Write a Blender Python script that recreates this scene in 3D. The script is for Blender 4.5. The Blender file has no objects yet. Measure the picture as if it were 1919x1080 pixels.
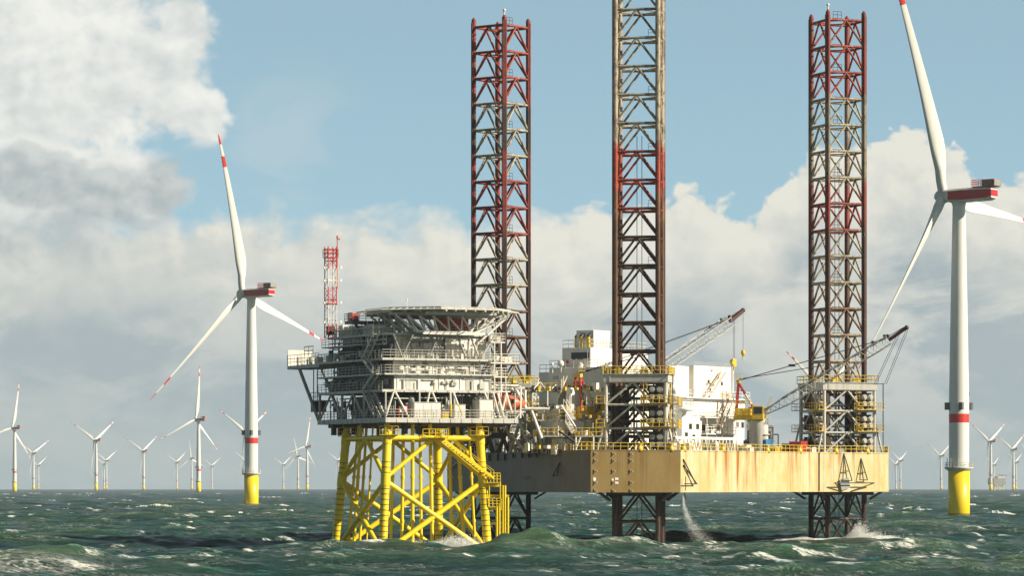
import bpy, math, random
import numpy as np
from mathutils import Vector, Matrix
random.seed(7)
PI = math.pi
RE = 7.4e6; FPX = 6700.0; CX = 959.5; EY = 907.7; H = 8.8
D = bpy.data
scn = bpy.context.scene
col = scn.collection
def P(px, py, Y): return Vector(((px-CX)*Y/FPX, Y, H-(py-EY)*Y/FPX))
def drop(Y): return -Y*Y/(2*RE)

# ------------------------------------------------------------------ helpers
class MB:
    def __init__(s): s.v=[]; s.f=[]; s.sm=[]
    def add(s, vs, fs, sm=False):
        b=len(s.v); s.v.extend([tuple(v) for v in vs]); s.f.extend([tuple(i+b for i in f) for f in fs]); s.sm.extend([sm]*len(fs)); return s
    def tube(s, p0, p1, r0, r1=None, n=8, caps=True):
        p0=Vector(p0); p1=Vector(p1); r1=r0 if r1 is None else r1
        d=p1-p0
        if d.length<1e-6: return s
        d.normalize(); a=Vector((0,0,1)) if abs(d.z)<.9 else Vector((1,0,0))
        u=d.cross(a).normalized(); w=d.cross(u)
        vs=[]
        for p,r in ((p0,r0),(p1,r1)):
            for i in range(n):
                t=2*PI*i/n; vs.append(p+u*math.cos(t)*r+w*math.sin(t)*r)
        fs=[(i,(i+1)%n,n+(i+1)%n,n+i) for i in range(n)]
        s.add(vs,fs,n>5)
        if caps:
            s.add(vs,[tuple(range(n))[::-1],tuple(range(n,2*n))],False)
        return s
    def path(s, pts, r, n=6):
        for a,b in zip(pts[:-1],pts[1:]): s.tube(a,b,r,n=n)
        return s
    def box(s, x0,x1,y0,y1,z0,z1):
        vs=[(x0,y0,z0),(x1,y0,z0),(x1,y1,z0),(x0,y1,z0),(x0,y0,z1),(x1,y0,z1),(x1,y1,z1),(x0,y1,z1)]
        return s.add(vs,[(0,3,2,1),(4,5,6,7),(0,1,5,4),(1,2,6,5),(2,3,7,6),(3,0,4,7)])
    def boxc(s, c, sz): return s.box(c[0]-sz[0]/2,c[0]+sz[0]/2,c[1]-sz[1]/2,c[1]+sz[1]/2,c[2]-sz[2]/2,c[2]+sz[2]/2)
    def bevbox(s, x0,x1,y0,y1,z0,z1,b=.06):
        # box with chamfered vertical and top edges
        def ring(i,z): return [(x0+i+b,y0+i,z),(x1-i-b,y0+i,z),(x1-i,y0+i+b,z),(x1-i,y1-i-b,z),(x1-i-b,y1-i,z),(x0+i+b,y1-i,z),(x0+i,y1-i-b,z),(x0+i,y0+i+b,z)]
        rs=[ring(0,z0),ring(0,z1-b),ring(b,z1)]
        vs=[p for r in rs for p in r]; fs=[]
        for k in range(2):
            for i in range(8): fs.append((k*8+i,k*8+(i+1)%8,(k+1)*8+(i+1)%8,(k+1)*8+i))
        fs.append(tuple(range(8))[::-1]); fs.append(tuple(range(16,24)))
        return s.add(vs,fs)
    def beam(s, p0, p1, w, h=None):
        h=h or w; p0=Vector(p0); p1=Vector(p1); d=(p1-p0)
        if d.length<1e-6: return s
        d.normalize(); a=Vector((0,0,1)) if abs(d.z)<.95 else Vector((1,0,0))
        u=d.cross(a).normalized(); v=u.cross(d)
        vs=[p+u*(sx*w/2)+v*(sy*h/2) for p in (p0,p1) for sx,sy in ((-1,-1),(1,-1),(1,1),(-1,1))]
        return s.add(vs,[(0,1,2,3),(7,6,5,4),(0,4,5,1),(1,5,6,2),(2,6,7,3),(3,7,4,0)])
    def prism(s, poly, z0, z1):
        n=len(poly); vs=[(x,y,z0) for x,y in poly]+[(x,y,z1) for x,y in poly]
        fs=[(i,(i+1)%n,n+(i+1)%n,n+i) for i in range(n)]+[tuple(range(n))[::-1],tuple(range(n,2*n))]
        return s.add(vs,fs)
    def lathe(s, prof, c=(0,0), n=24, axis='z', o=(0,0,0)):
        vs=[]
        for r,z in prof:
            for i in range(n):
                t=2*PI*i/n
                if axis=='z': vs.append((c[0]+r*math.cos(t),c[1]+r*math.sin(t),z))
                else: vs.append((o[0]+z,o[1]+r*math.cos(t),o[2]+r*math.sin(t)))
        fs=[]
        for k in range(len(prof)-1):
            for i in range(n):
                q=(k*n+i,k*n+(i+1)%n,(k+1)*n+(i+1)%n,(k+1)*n+i)
                fs.append(q if axis=='z' else q[::-1])
        s.add(vs,fs,True)
        return s
    def sphere(s,c,r,n=12,sx=1,sy=1,sz=1):
        vs=[];m=n//2
        for j in range(m+1):
            a=PI*j/m
            for i in range(n):
                t=2*PI*i/n; vs.append((c[0]+r*sx*math.sin(a)*math.cos(t),c[1]+r*sy*math.sin(a)*math.sin(t),c[2]+r*sz*math.cos(a)))
        fs=[(j*n+i,(j+1)*n+i,(j+1)*n+(i+1)%n,j*n+(i+1)%n) for j in range(m) for i in range(n)]
        return s.add(vs,fs,True)
    def loft(s, rings, caps=True, sm=True):
        n=len(rings[0]); vs=[p for r in rings for p in r]; fs=[]
        for k in range(len(rings)-1):
            for i in range(n): fs.append((k*n+i,k*n+(i+1)%n,(k+1)*n+(i+1)%n,(k+1)*n+i))
        s.add(vs,fs,sm)
        if caps: s.add(vs,[tuple(range(n))[::-1],tuple(range((len(rings)-1)*n,len(rings)*n))],False)
        return s
    def rail(s, pts, h=1.1, r=.04, step=1.5, mids=(.5,)):
        for a,b in zip(pts[:-1],pts[1:]):
            a=Vector(a); b=Vector(b); L=(b-a).length; k=max(1,round(L/step))
            for i in range(k+1):
                p=a.lerp(b,i/k); s.tube(p,p+Vector((0,0,h)),r,n=4,caps=False)
            for m in (1.0,)+tuple(mids):
                o=Vector((0,0,h*m)); s.tube(a+o,b+o,r,n=4,caps=False)
        return s
    def stairs(s, p0, p1, w=.9, wd=(0,1,0)):
        p0=Vector(p0); p1=Vector(p1); wd=Vector(wd)
        for k in (0,1):
            o=wd*w*k; s.beam(p0+o,p1+o,.08,.3)
            s.tube(p0+o+Vector((0,0,1)),p1+o+Vector((0,0,1)),.035,n=4)
            for t in (0,.5,1):
                q=p0.lerp(p1,t)+o; s.tube(q,q+Vector((0,0,1)),.035,n=4)
        n=max(2,int(abs(p1.z-p0.z)/.3))
        for i in range(n):
            q=p0.lerp(p1,(i+.5)/n); s.beam(q,q+wd*w,.25,.04)
        return s
    def ladder(s, p0, p1, w=.5, wd=(1,0,0)):
        p0=Vector(p0); p1=Vector(p1); wd=Vector(wd)*w
        s.tube(p0,p1,.04,n=4); s.tube(p0+wd,p1+wd,.04,n=4)
        n=int((p1-p0).length/.45)
        for i in range(n): q=p0.lerp(p1,(i+.5)/n); s.tube(q,q+wd,.025,n=4)
        return s
    def parts(s, name, mat, parent=None):
        # every primitive added with piece() becomes a part of its own
        out=[]
        for q in s.pieces: out.append(q.build(name,mat,parent))
        return out
    pieces=None
    def piece(s):
        if s.pieces is None: s.pieces=[]
        q=MB(); s.pieces.append(q); return q
    def build(s, name, mat, parent=None):
        z=0; q=parent
        while q is not None:
            if q.parent is None: z=q.location.z
            q=q.parent
        me=D.meshes.new(name); vs=[(a,b,c-z) for a,b,c in s.v]
        me.from_pydata(vs,[],s.f); me.polygons.foreach_set('use_smooth',s.sm)
        me.materials.append(mat); me.update()
        o=D.objects.new(name,me); col.objects.link(o); o.parent=parent
        return o

def tag(o,label=None,cat=None,group=None,kind=None):
    if label: o['label']=label
    if cat: o['category']=cat
    if group: o['group']=group
    if kind: o['kind']=kind
    return o
def thing(name,label,cat,loc=(0,0,0),rz=0,group=None):
    o=D.objects.new(name,None); col.objects.link(o); o.location=loc; o.rotation_euler=(0,0,rz)
    o.empty_display_size=.5
    return tag(o,label,cat,group)

# ------------------------------------------------------------------ materials
def newmat(name):
    m=D.materials.new(name); m.use_nodes=True; nt=m.node_tree; b=nt.nodes['Principled BSDF']; return m,nt,b
def mixc(nt,fac,a,b,mode='MIX'):
    n=nt.nodes.new('ShaderNodeMix'); n.data_type='RGBA'; n.blend_type=mode
    for s,v in ((n.inputs[0],fac),(n.inputs[6],a),(n.inputs[7],b)):
        if hasattr(v,'is_linked') or isinstance(v,bpy.types.NodeSocket): nt.links.new(v,s)
        elif isinstance(v,(int,float)): s.default_value=v
        else: s.default_value=tuple(v)+((1,) if len(v)==3 else ())
    return n.outputs[2]
def noise(nt,vec,scale,detail=4,rough=.55,dist=0,two=False):
    n=nt.nodes.new('ShaderNodeTexNoise'); n.noise_dimensions='2D' if two else '3D'; n.inputs['Scale'].default_value=scale; n.inputs['Detail'].default_value=detail
    n.inputs['Roughness'].default_value=rough; n.inputs['Distortion'].default_value=dist
    if vec is not None: nt.links.new(vec,n.inputs['Vector'])
    return n.outputs['Fac']
def mapr(nt,v,a,b,c=0,d=1,smooth=True):
    n=nt.nodes.new('ShaderNodeMapRange'); n.interpolation_type='SMOOTHSTEP' if smooth else 'LINEAR'
    nt.links.new(v,n.inputs['Value'])
    for k,x in zip(('From Min','From Max','To Min','To Max'),(a,b,c,d)): n.inputs[k].default_value=x
    return n.outputs['Result']
def math_(nt,op,a,b=None,c=None,clamp=False):
    n=nt.nodes.new('ShaderNodeMath'); n.operation=op; n.use_clamp=clamp
    for i,v in enumerate((a,b,c)):
        if v is None: continue
        if isinstance(v,(int,float)): n.inputs[i].default_value=v
        else: nt.links.new(v,n.inputs[i])
    return n.outputs[0]
def pos(nt,scale=(1,1,1),obj=False):
    if obj: src=nt.nodes.new('ShaderNodeTexCoord').outputs['Object']
    else: src=nt.nodes.new('ShaderNodeNewGeometry').outputs['Position']
    m=nt.nodes.new('ShaderNodeMapping'); m.inputs['Scale'].default_value=scale; nt.links.new(src,m.inputs['Vector'])
    return m.outputs['Vector']
def paint(name,c,rough=.5,var=.18,rust=0.0,rustc=(.22,.08,.025),metal=0,streak=.12,dirt=None,scale=1.0,seam=False):
    m,nt,b=newmat(name)
    n1=noise(nt,pos(nt,(1,1,streak)),1.4*scale,6,.6)
    n2=noise(nt,pos(nt),5*scale,4,.6)
    dc=dirt or tuple(x*.45 for x in c)
    f=mapr(nt,n1,.42,.75,0,var*2)
    out=mixc(nt,f,c,dc)
    f2=mapr(nt,n2,.35,.7,0,var)
    out=mixc(nt,f2,out,tuple(x*.7 for x in c))
    if rust>0:
        n3=noise(nt,pos(nt,(1,1,streak*.7)),2.2*scale,8,.65)
        f3=mapr(nt,n3,.66-rust*.3,.74-rust*.2,0,.9)
        out=mixc(nt,f3,out,rustc)
    nt.links.new(out,b.inputs['Base Color']); b.inputs['Roughness'].default_value=rough; b.inputs['Metallic'].default_value=metal
    return m
def simple(name,c,rough=.5,metal=0):
    m,nt,b=newmat(name)
    n=noise(nt,pos(nt),3,4); nt.links.new(mixc(nt,mapr(nt,n,.3,.75,0,.5),c,tuple(x*.75 for x in c)),b.inputs['Base Color'])
    b.inputs['Roughness'].default_value=rough; b.inputs['Metallic'].default_value=metal; return m
M={}
M['white']=paint('white_paint',(.80,.77,.70),.45,.16,rust=.06,rustc=(.3,.16,.07),dirt=(.34,.31,.26))
M['house']=paint('deckhouse_white',(.84,.83,.79),.4,.16,rust=.04,rustc=(.4,.24,.12),dirt=(.5,.46,.4))
M['beige']=paint('beige_paint',(.5,.42,.32),.5,.2)
M['grey']=paint('grey_steel',(.30,.30,.27),.5,.25,rust=.08,dirt=(.14,.13,.12))
M['pale']=paint('pale_grey_steel',(.56,.55,.50),.5,.22,rust=.1,dirt=(.2,.18,.16))
M['mid']=paint('mid_grey_steel',(.12,.125,.125),.5,.25,dirt=(.07,.07,.07))
M['dark']=paint('dark_steel',(.045,.043,.04),.55,.2)
M['black']=simple('black_rubber',(.02,.02,.02),.6)
M['yellow']=paint('yellow_paint',(.72,.50,.045),.45,.2,rust=.1,rustc=(.25,.13,.04))
M['jacket']=paint('jacket_yellow',(.88,.665,.012),.42,.14,rust=.05,rustc=(.35,.18,.02),dirt=(.52,.36,.02))
M['red']=paint('red_paint',(.52,.045,.025),.45,.2)
M['orange']=paint('lifeboat_orange',(.62,.15,.06),.4,.15)
M['blue']=simple('blue_paint',(.05,.25,.5),.45)
M['navy']=simple('navy_paint',(.02,.05,.12),.45)
M['green']=simple('green_paint',(.12,.25,.1),.5)
M['glass']=simple('window_glass',(.03,.035,.04),.1)
M['twhite']=paint('tower_white',(.66,.65,.60),.38,.05,dirt=(.52,.5,.45),scale=.15)
M['cable']=simple('wire_rope',(.05,.045,.045),.5)
M['sheave']=simple('crane_tip_red',(.07,.022,.02),.5)

def banded(name,c,bands,z='obj',rough=.4):
    """paint c with coloured bands painted at (z0,z1,colour) in the object's own frame"""
    m,nt,b=newmat(name)
    sep=nt.nodes.new('ShaderNodeSeparateXYZ'); nt.links.new(pos(nt,obj=True),sep.inputs[0]); zz=sep.outputs[2]
    out=mixc(nt,mapr(nt,noise(nt,pos(nt,(1,1,.2)),.7,5),.4,.8,0,.35),c,tuple(x*.78 for x in c))
    for z0,z1,cc in bands:
        f=math_(nt,'MULTIPLY',math_(nt,'GREATER_THAN',zz,z0),math_(nt,'LESS_THAN',zz,z1))
        out=mixc(nt,f,out,cc)
    nt.links.new(out,b.inputs['Base Color']); b.inputs['Roughness'].default_value=rough
    return m
RED=(.62,.03,.02)
M['tower']=banded('turbine_tower_paint',(.72,.72,.69),[(24.8,27.1,RED)])
M['blade']=banded('turbine_blade_paint',(.74,.74,.71),[(50.0,54.3,RED),(59.0,70,RED)])
M['fdn']=banded('foundation_yellow',(.88,.64,.012),[(-5,1.2,(.35,.27,.02))])
M['mastp']=banded('mast_red_white',(.72,.70,.66),[(0,2.0,(.55,.05,.03)),(4.6,7.2,(.55,.05,.03)),(9.7,13,(.55,.05,.03))])

def legmat(name,bands,spot=.5,spotc=(.5,.46,.38)):
    """weathered leg paint: each band (z_top, colour) read from the top down along the leg; primer patches show through"""
    m,nt,b=newmat(name)
    sep=nt.nodes.new('ShaderNodeSeparateXYZ'); g=nt.nodes.new('ShaderNodeNewGeometry'); nt.links.new(g.outputs['Position'],sep.inputs[0])
    nz=noise(nt,pos(nt),.9,6,.7)
    z=math_(nt,'ADD',sep.outputs[2],math_(nt,'MULTIPLY',math_(nt,'SUBTRACT',nz,.5),3.5))
    r=nt.nodes.new('ShaderNodeValToRGB'); r.color_ramp.interpolation='LINEAR'
    nt.links.new(math_(nt,'DIVIDE',z,90.0),r.inputs[0])
    els=r.color_ramp.elements
    els[0].position=0; els[0].color=tuple(bands[0][1])+(1,); els[1].position=1; els[1].color=tuple(bands[-1][1])+(1,)
    prev=bands[0]
    for bd in bands[1:]:
        e=els.new(max(0,min(1,(prev[0]-.5)/90))); e.color=tuple(prev[1])+(1,)
        e=els.new(max(0,min(1,(prev[0]+.5)/90))); e.color=tuple(bd[1])+(1,)
        prev=bd
    out=r.outputs[0]
    n2=noise(nt,pos(nt,(1,1,.5)),2.0,10,.8)
    out=mixc(nt,mapr(nt,n2,.49,.62,0,.88),out,(.045,.022,.015))
    n5=noise(nt,pos(nt,(1,1,.45)),.55,9,.8); out=mixc(nt,mapr(nt,n5,.5,.58,0,.6),out,(.08,.035,.018))
    n3=noise(nt,pos(nt,(1,1,.4)),1.3,10,.82)
    out=mixc(nt,mapr(nt,n3,.70-spot*.32,.76-spot*.28,0,.85),out,spotc)
    nt.links.new(out,b.inputs['Base Color']); b.inputs['Roughness'].default_value=.6
    return m
rD=(.05,.018,.012); rR=(.27,.035,.024); cr=(.42,.38,.29); br=(.10,.045,.02); dk=(.035,.018,.012); rl=(.36,.05,.022)
# (upper z of band, colour) ordered from the sea up
LEGM={  # lowest band of each leg painted dark for shade under the hull
 'left':(legmat('leg_left_chord',[(7,(.012,.008,.007)),(30,dk),(47,rD),(56,rR),(60,rR),(67,(.07,.03,.02)),(90,rR)],.25),
         legmat('leg_left_brace',[(7,(.012,.008,.007)),(14,dk),(28,(.26,.20,.14)),(36,br),(47,cr),(56.5,rR),(68,cr),(90,rl)],.4)),
 'mid':(legmat('leg_mid_chord',[(7,(.035,.018,.012)),(46,(.11,.05,.022)),(50,(.2,.09,.04)),(56.5,rl),(90,(.44,.37,.28))],.35,(.34,.22,.12)),
        legmat('leg_mid_brace',[(7,(.02,.012,.009)),(47,(.05,.025,.014)),(56.5,rl),(90,cr)],.3)),
 'right':(legmat('leg_right_chord',[(7,(.02,.011,.008)),(36,(.075,.03,.018)),(48,(.09,.035,.02)),(55,rR),(68,(.26,.21,.15)),(90,rR)],.3),
          legmat('leg_right_brace',[(7,(.012,.008,.007)),(13,dk),(32,(.42,.35,.25)),(38,(.2,.12,.07)),(47,cr),(54,rR),(68,cr),(90,rl)],.5)),
}
# hull paint with rust runs
def hullmat(name,base,rustamt,rustc=(.42,.2,.04)):
    m,nt,b=newmat(name)
    out=mixc(nt,mapr(nt,noise(nt,pos(nt,(.35,.35,.16)),1.0,9,.7),.36,.66,0,.95),base,tuple(x*y for x,y in zip(base,(.84,.74,.46))))
    run=noise(nt,pos(nt,(.9,.9,.03)),1.0,6,.65)
    big=noise(nt,pos(nt,(.22,.22,.05)),1.0,3)
    sep=nt.nodes.new('ShaderNodeSeparateXYZ'); g=nt.nodes.new('ShaderNodeNewGeometry'); nt.links.new(g.outputs['Position'],sep.inputs[0])
    fade=mapr(nt,math_(nt,'ADD',sep.outputs[2],math_(nt,'MULTIPLY',noise(nt,pos(nt,(2.5,2.5,.02)),1.0,3),5.0)),10,17.0,.12,1,False)
    f=math_(nt,'MULTIPLY',math_(nt,'MULTIPLY',mapr(nt,run,.44,.72),mapr(nt,big,.4,.62)),fade)
    out=mixc(nt,math_(nt,'MULTIPLY',f,rustamt,None,True),out,rustc)
    # fine drips
    run2=noise(nt,pos(nt,(5,5,.06)),1.0,4,.7)
    f2=math_(nt,'MULTIPLY',mapr(nt,run2,.6,.72),fade)
    out=mixc(nt,math_(nt,'MULTIPLY',f2,.55),out,(.3,.12,.03))
    # plate seams
    sp=nt.nodes.new('ShaderNodeTexBrick'); 
    n4=noise(nt,pos(nt,(.9,.9,.5)),2.0,9,.75)
    out=mixc(nt,mapr(nt,n4,.55,.72,0,.4),out,(.18,.12,.06))
    nt.nodes.remove(sp)
    nt.links.new(out,b.inputs['Base Color']); b.inputs['Roughness'].default_value=.5
    return m
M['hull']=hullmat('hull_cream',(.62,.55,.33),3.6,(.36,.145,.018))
M['hull_bow']=hullmat('hull_ochre_dimmed',(.25,.175,.055),1.8,(.16,.085,.016))  # hull paint darkened for the bow's weaker sunlight, with ochre rust
M['hull_left']=hullmat('hull_dark_left',(.17,.14,.10),1.0,(.10,.055,.03))  # darker brown version of the hull paint for the left sides

# ------------------------------------------------------------------ camera, render, light
cam=D.cameras.new('camera'); cam.sensor_width=36; cam.lens=FPX/1919*36; cam.shift_y=(EY-540)/1919
cam.clip_start=1; cam.clip_end=40000
co=D.objects.new('camera',cam); col.objects.link(co); co.location=(0,0,H); co.rotation_euler=(PI/2,0,0); scn.camera=co
scn.view_settings.view_transform='Standard'; scn.view_settings.look='None'; scn.view_settings.exposure=.55; scn.view_settings.gamma=1
try: scn.view_settings.use_curve_mapping=False
except Exception: pass
SUN_EL=math.radians(29); sdir=Vector((.955,-.30,0)).normalized()
sd=Vector((sdir.x*math.cos(SUN_EL),sdir.y*math.cos(SUN_EL),math.sin(SUN_EL)))
sl=D.lights.new('sun','SUN'); sl.energy=5.0; sl.angle=math.radians(.5); sl.color=(1,.89,.70)
so=D.objects.new('sun',sl); col.objects.link(so); so.location=(100,-100,100); so.rotation_euler=sd.to_track_quat('Z','Y').to_euler()
scn.cycles.max_bounces=6; scn.cycles.volume_bounces=0; scn.cycles.use_adaptive_sampling=True
try: scn.cycles.volume_step_rate=1; scn.cycles.volume_max_steps=128
except Exception: pass

# ------------------------------------------------------------------ sky: Nishita + clouds placed by direction
w=D.worlds.new('World'); scn.world=w; w.use_nodes=True; nt=w.node_tree; nt.nodes.clear()
tc=nt.nodes.new('ShaderNodeTexCoord').outputs['Generated']
sep=nt.nodes.new('ShaderNodeSeparateXYZ'); nt.links.new(tc,sep.inputs[0])
U=math_(nt,'MULTIPLY',math_(nt,'ARCTAN2',sep.outputs[0],sep.outputs[1]),6.7)
V=math_(nt,'MULTIPLY',math_(nt,'ARCSINE',sep.outputs[2]),6.7)
sky=nt.nodes.new('ShaderNodeTexSky'); sky.sky_type='NISHITA'; sky.sun_disc=False; sky.sun_elevation=SUN_EL
sky.sun_rotation=math.atan2(sdir.x,sdir.y); sky.air_density=1.0; sky.dust_density=.6; sky.ozone_density=2.0
# look a little higher into the sky model so that the low sky is as clear as in a washed North Sea sky
cmb=nt.nodes.new('ShaderNodeCombineXYZ'); nt.links.new(sep.outputs[0],cmb.inputs[0]); nt.links.new(sep.outputs[1],cmb.inputs[1])
nt.links.new(math_(nt,'ADD',math_(nt,'MULTIPLY',sep.outputs[2],1.6),.13),cmb.inputs[2]); nt.links.new(cmb.outputs[0],sky.inputs['Vector'])
skyc=mixc(nt,1.0,sky.outputs[0],SKYT if 'SKYT' in globals() else (1.0,1.10,1.0),'MULTIPLY')
uv=nt.nodes.new('ShaderNodeCombineXYZ'); nt.links.new(U,uv.inputs[0]); nt.links.new(V,uv.inputs[1])
def nz(scale,detail,rough=.55,dist=0,off=0,sy=1.3):
    m=nt.nodes.new('ShaderNodeMapping'); m.inputs['Location'].default_value=(off,off*.7,off*.3); m.inputs['Scale'].default_value=(1,sy,1)
    nt.links.new(uv.outputs[0],m.inputs['Vector']); return noise(nt,m.outputs[0],scale,min(detail,6),rough,dist,True)
def curve(pts,vmin=-1.2,vmax=1.2):
    """elevation of a cloud edge as a curve over azimuth (thousandths of a px)"""
    n=nt.nodes.new('ShaderNodeFloatCurve'); c=n.mapping.curves[0]
    pp=sorted([((p/1000-.9595-vmin)/(vmax-vmin),(907.7-y)/1000) for p,y in pts])
    c.points[0].location=pp[0]; c.points[1].location=pp[-1]
    for q in pp[1:-1]: c.points.new(*q)
    n.mapping.update(); nt.links.new(mapr(nt,U,vmin,vmax,0,1,False),n.inputs['Value']); return n.outputs[0]
def blob(px,py,rx,ry):
    a=math_(nt,'DIVIDE',math_(nt,'SUBTRACT',U,px/1000-.9595),rx/1000); b=math_(nt,'DIVIDE',math_(nt,'SUBTRACT',V,(907.7-py)/1000),ry/1000)
    d=math_(nt,'SQRT',math_(nt,'ADD',math_(nt,'MULTIPLY',a,a),math_(nt,'MULTIPLY',b,b)))
    return math_(nt,'SUBTRACT',1.0,d)
nB=nz(2.6,7,.6,.3,8.7,2.0)
def shift(dx_,dy_):
    m=nt.nodes.new('ShaderNodeMapping'); m.inputs['Location'].default_value=(dx_,dy_,0); nt.links.new(uv.outputs[0],m.inputs['Vector']); return m.outputs[0]
def billow(vec):
    """puffy cloud texture: warped fractal noise with rounded cells"""
    m=nt.nodes.new('ShaderNodeMapping'); m.inputs['Scale'].default_value=(1,1.25,1); m.inputs['Location'].default_value=(3.1,1.7,.4); nt.links.new(vec,m.inputs['Vector'])
    n1=noise(nt,m.outputs[0],5.5,8,.60,0,True)
    v=nt.nodes.new('ShaderNodeTexVoronoi'); v.voronoi_dimensions='2D'; v.feature='F1'; v.inputs['Scale'].default_value=9
    try: v.inputs['Detail'].default_value=2; v.inputs['Roughness'].default_value=.6
    except Exception: pass
    wv=nt.nodes.new('ShaderNodeVectorMath'); wv.operation='MULTIPLY_ADD'
    tn=nt.nodes.new('ShaderNodeTexNoise'); tn.noise_dimensions='2D'; tn.inputs['Scale'].default_value=7; tn.inputs['Detail'].default_value=3; nt.links.new(m.outputs[0],tn.inputs['Vector'])
    nt.links.new(tn.outputs['Color'],wv.inputs[0]); wv.inputs[1].default_value=(.12,.12,.12); nt.links.new(m.outputs[0],wv.inputs[2]); nt.links.new(wv.outputs[0],v.inputs['Vector'])
    return math_(nt,'ADD',math_(nt,'MULTIPLY',math_(nt,'SUBTRACT',n1,.5),.75),math_(nt,'MULTIPLY',math_(nt,'SUBTRACT',.42,v.outputs['Distance']),.30))
b0=billow(shift(0,0)); b1=billow(shift(.020,.022))
relief=math_(nt,'MULTIPLY',math_(nt,'SUBTRACT',b0,b1),2.3)
cA=b0
topB=curve([(-300,330),(0,380),(120,400),(300,395),(400,405),(550,400),(700,398),(850,392),(900,402),(1000,410),(1090,402),(1130,375),(1200,362),(1300,350),(1330,372),(1400,372),(1460,335),(1510,275),(1600,278),(1650,250),(1720,240),(1790,290),(1850,335),(1919,330),(2150,300)])
dB=math_(nt,'ADD',math_(nt,'SUBTRACT',topB,V),math_(nt,'MULTIPLY',cA,.16))
sharp=mapr(nt,U,-.05,.25,.060,.016)
mB=math_(nt,'DIVIDE',math_(nt,'ADD',dB,math_(nt,'MULTIPLY',sharp,.5)),sharp,None,True)
shp=None
for a in ((150,110,250,250),(20,200,260,330),(310,160,130,130),(345,70,70,90),(385,215,62,70),(60,420,260,150),(240,360,150,110)):
    bl=blob(*a); shp=bl if shp is None else math_(nt,'SMOOTH_MAX',shp,bl,.15)
mA=mapr(nt,math_(nt,'ADD',shp,math_(nt,'MULTIPLY',cA,1.0)),-.05,.28)
veil=math_(nt,'MULTIPLY',mapr(nt,blob(520,260,230,190),0,.8),mapr(nt,nB,.5,.7,0,.3))
depth=mapr(nt,dB,.02,.30)
br1=mapr(nt,nz(3.0,9,.6,.3,5.2,1.9),.38,.62)
lit=math_(nt,'SUBTRACT',1.0,math_(nt,'MULTIPLY',depth,math_(nt,'SUBTRACT',1.15,math_(nt,'MULTIPLY',br1,.72))),None,True)
leftd=mapr(nt,U,-.45,.0,.72,1.0)
rk=mapr(nt,V,.15,.5,.22,1.0)
litB=math_(nt,'ADD',math_(nt,'MULTIPLY',lit,leftd),math_(nt,'MULTIPLY',relief,math_(nt,'MULTIPLY',rk,.5)),None,True)
cW=(5.6,5.5,4.9); cG=(2.7,3.2,3.4)
cloudB=mixc(nt,litB,cG,cW)
cloudB=mixc(nt,mapr(nt,V,.0,.30,.65,0),cloudB,(2.25,3.0,3.3))
gm=None
for a in ((70,345,150,95),(250,385,190,100),(70,490,380,150),(330,330,110,70)):
    bl=blob(*a); gm=bl if gm is None else math_(nt,'SMOOTH_MAX',gm,bl,.1)
grey=mapr(nt,math_(nt,'ADD',gm,math_(nt,'MULTIPLY',cA,1.2)),.0,.42)
bA=math_(nt,'ADD',mapr(nt,nz(3.2,8,.58,.2,9.1),.36,.64,.35,.8),math_(nt,'MULTIPLY',relief,.8),None,True)
cloudA=mixc(nt,bA,(4.3,4.6,4.55),(6.1,6.15,5.8))
cloudA=mixc(nt,math_(nt,'MULTIPLY',grey,.85),cloudA,mixc(nt,math_(nt,'ADD',.35,relief,None,True),(2.7,3.1,3.25),(4.2,4.5,4.4)))
skyc=mixc(nt,1.0,mixc(nt,1.0,skyc,(.72,.78,.76),'MULTIPLY'),(1.22,1.52,1.42),'ADD')
c=mixc(nt,veil,skyc,(4.2,4.6,4.6))
c=mixc(nt,mB,c,cloudB)
fadeA=mapr(nt,V,.30,.52)
c=mixc(nt,math_(nt,'MULTIPLY',mA,fadeA),c,cloudA)
c=mixc(nt,1.0,c,mixc(nt,mapr(nt,V,1.0,3.0),(1,1,1),(.36,.35,.35)),'MULTIPLY')
c=mixc(nt,1.0,c,mixc(nt,mapr(nt,sep.outputs[1],.55,-.35),(1,1,1),(.85,.80,.72)),'MULTIPLY')
bg=nt.nodes.new('ShaderNodeBackground'); bg.inputs[1].default_value=.1; nt.links.new(c,bg.inputs[0])
wo=nt.nodes.new('ShaderNodeOutputWorld'); nt.links.new(bg.outputs[0],wo.inputs[0])

# ------------------------------------------------------------------ sea
rng=np.random.default_rng(11)
NW=96
lam=np.exp(rng.uniform(math.log(2.6),math.log(75),NW)); kk=2*PI/lam
base=math.atan2(-.84,.45)
th=base+rng.normal(0,.5,NW)
amp=.0074*lam/(1+(lam/34)**2)**.5*rng.uniform(.6,1.3,NW)*np.where(lam<14,1.25,1.0)
ph=rng.uniform(0,2*PI,NW); dx=np.cos(th); dy=np.sin(th)
RPX=[-600,0,450,600,700,800,880,960,1060,1150,1240,1310,1400,1480,1560,1640,1720,1850,1919,2500]
RZ =[0,0,.1,.5,.2,.4,1.1,1.7,1.6,1.3,.9,.8,1.4,2.1,2.5,2.3,1.7,.9,.5,0]
def bumps(x,y):
    px=CX+FPX*x/np.maximum(y,1)
    wob=3.5*np.sin(x*.21+1)+2*np.sin(x*.47)+1.2*np.sin(x*1.13+2)
    zz=np.interp(px,RPX,RZ)*(1+.10*np.sin(x*.9+y*.3)+.08*np.sin(x*1.7-y*.5+1)); dd=y-(428+.08*x)-wob
    z=zz*np.exp(-(dd/np.where(dd<0,13,8))**2)
    z+=np.interp(px,[-600,0,80,200,420,600,3000],[.8,1.5,1.6,.7,.2,0,0])*np.exp(-((y-366)/7)**2)
    z+=np.interp(px,[-600,1200,1400,1600,1750,1919,2300],[0,0,.6,1.25,1.3,1.1,0])*np.exp(-((y-(372-.1*(x-40)))/8)**2)
    # calmer level around the structures
    return z
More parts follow.
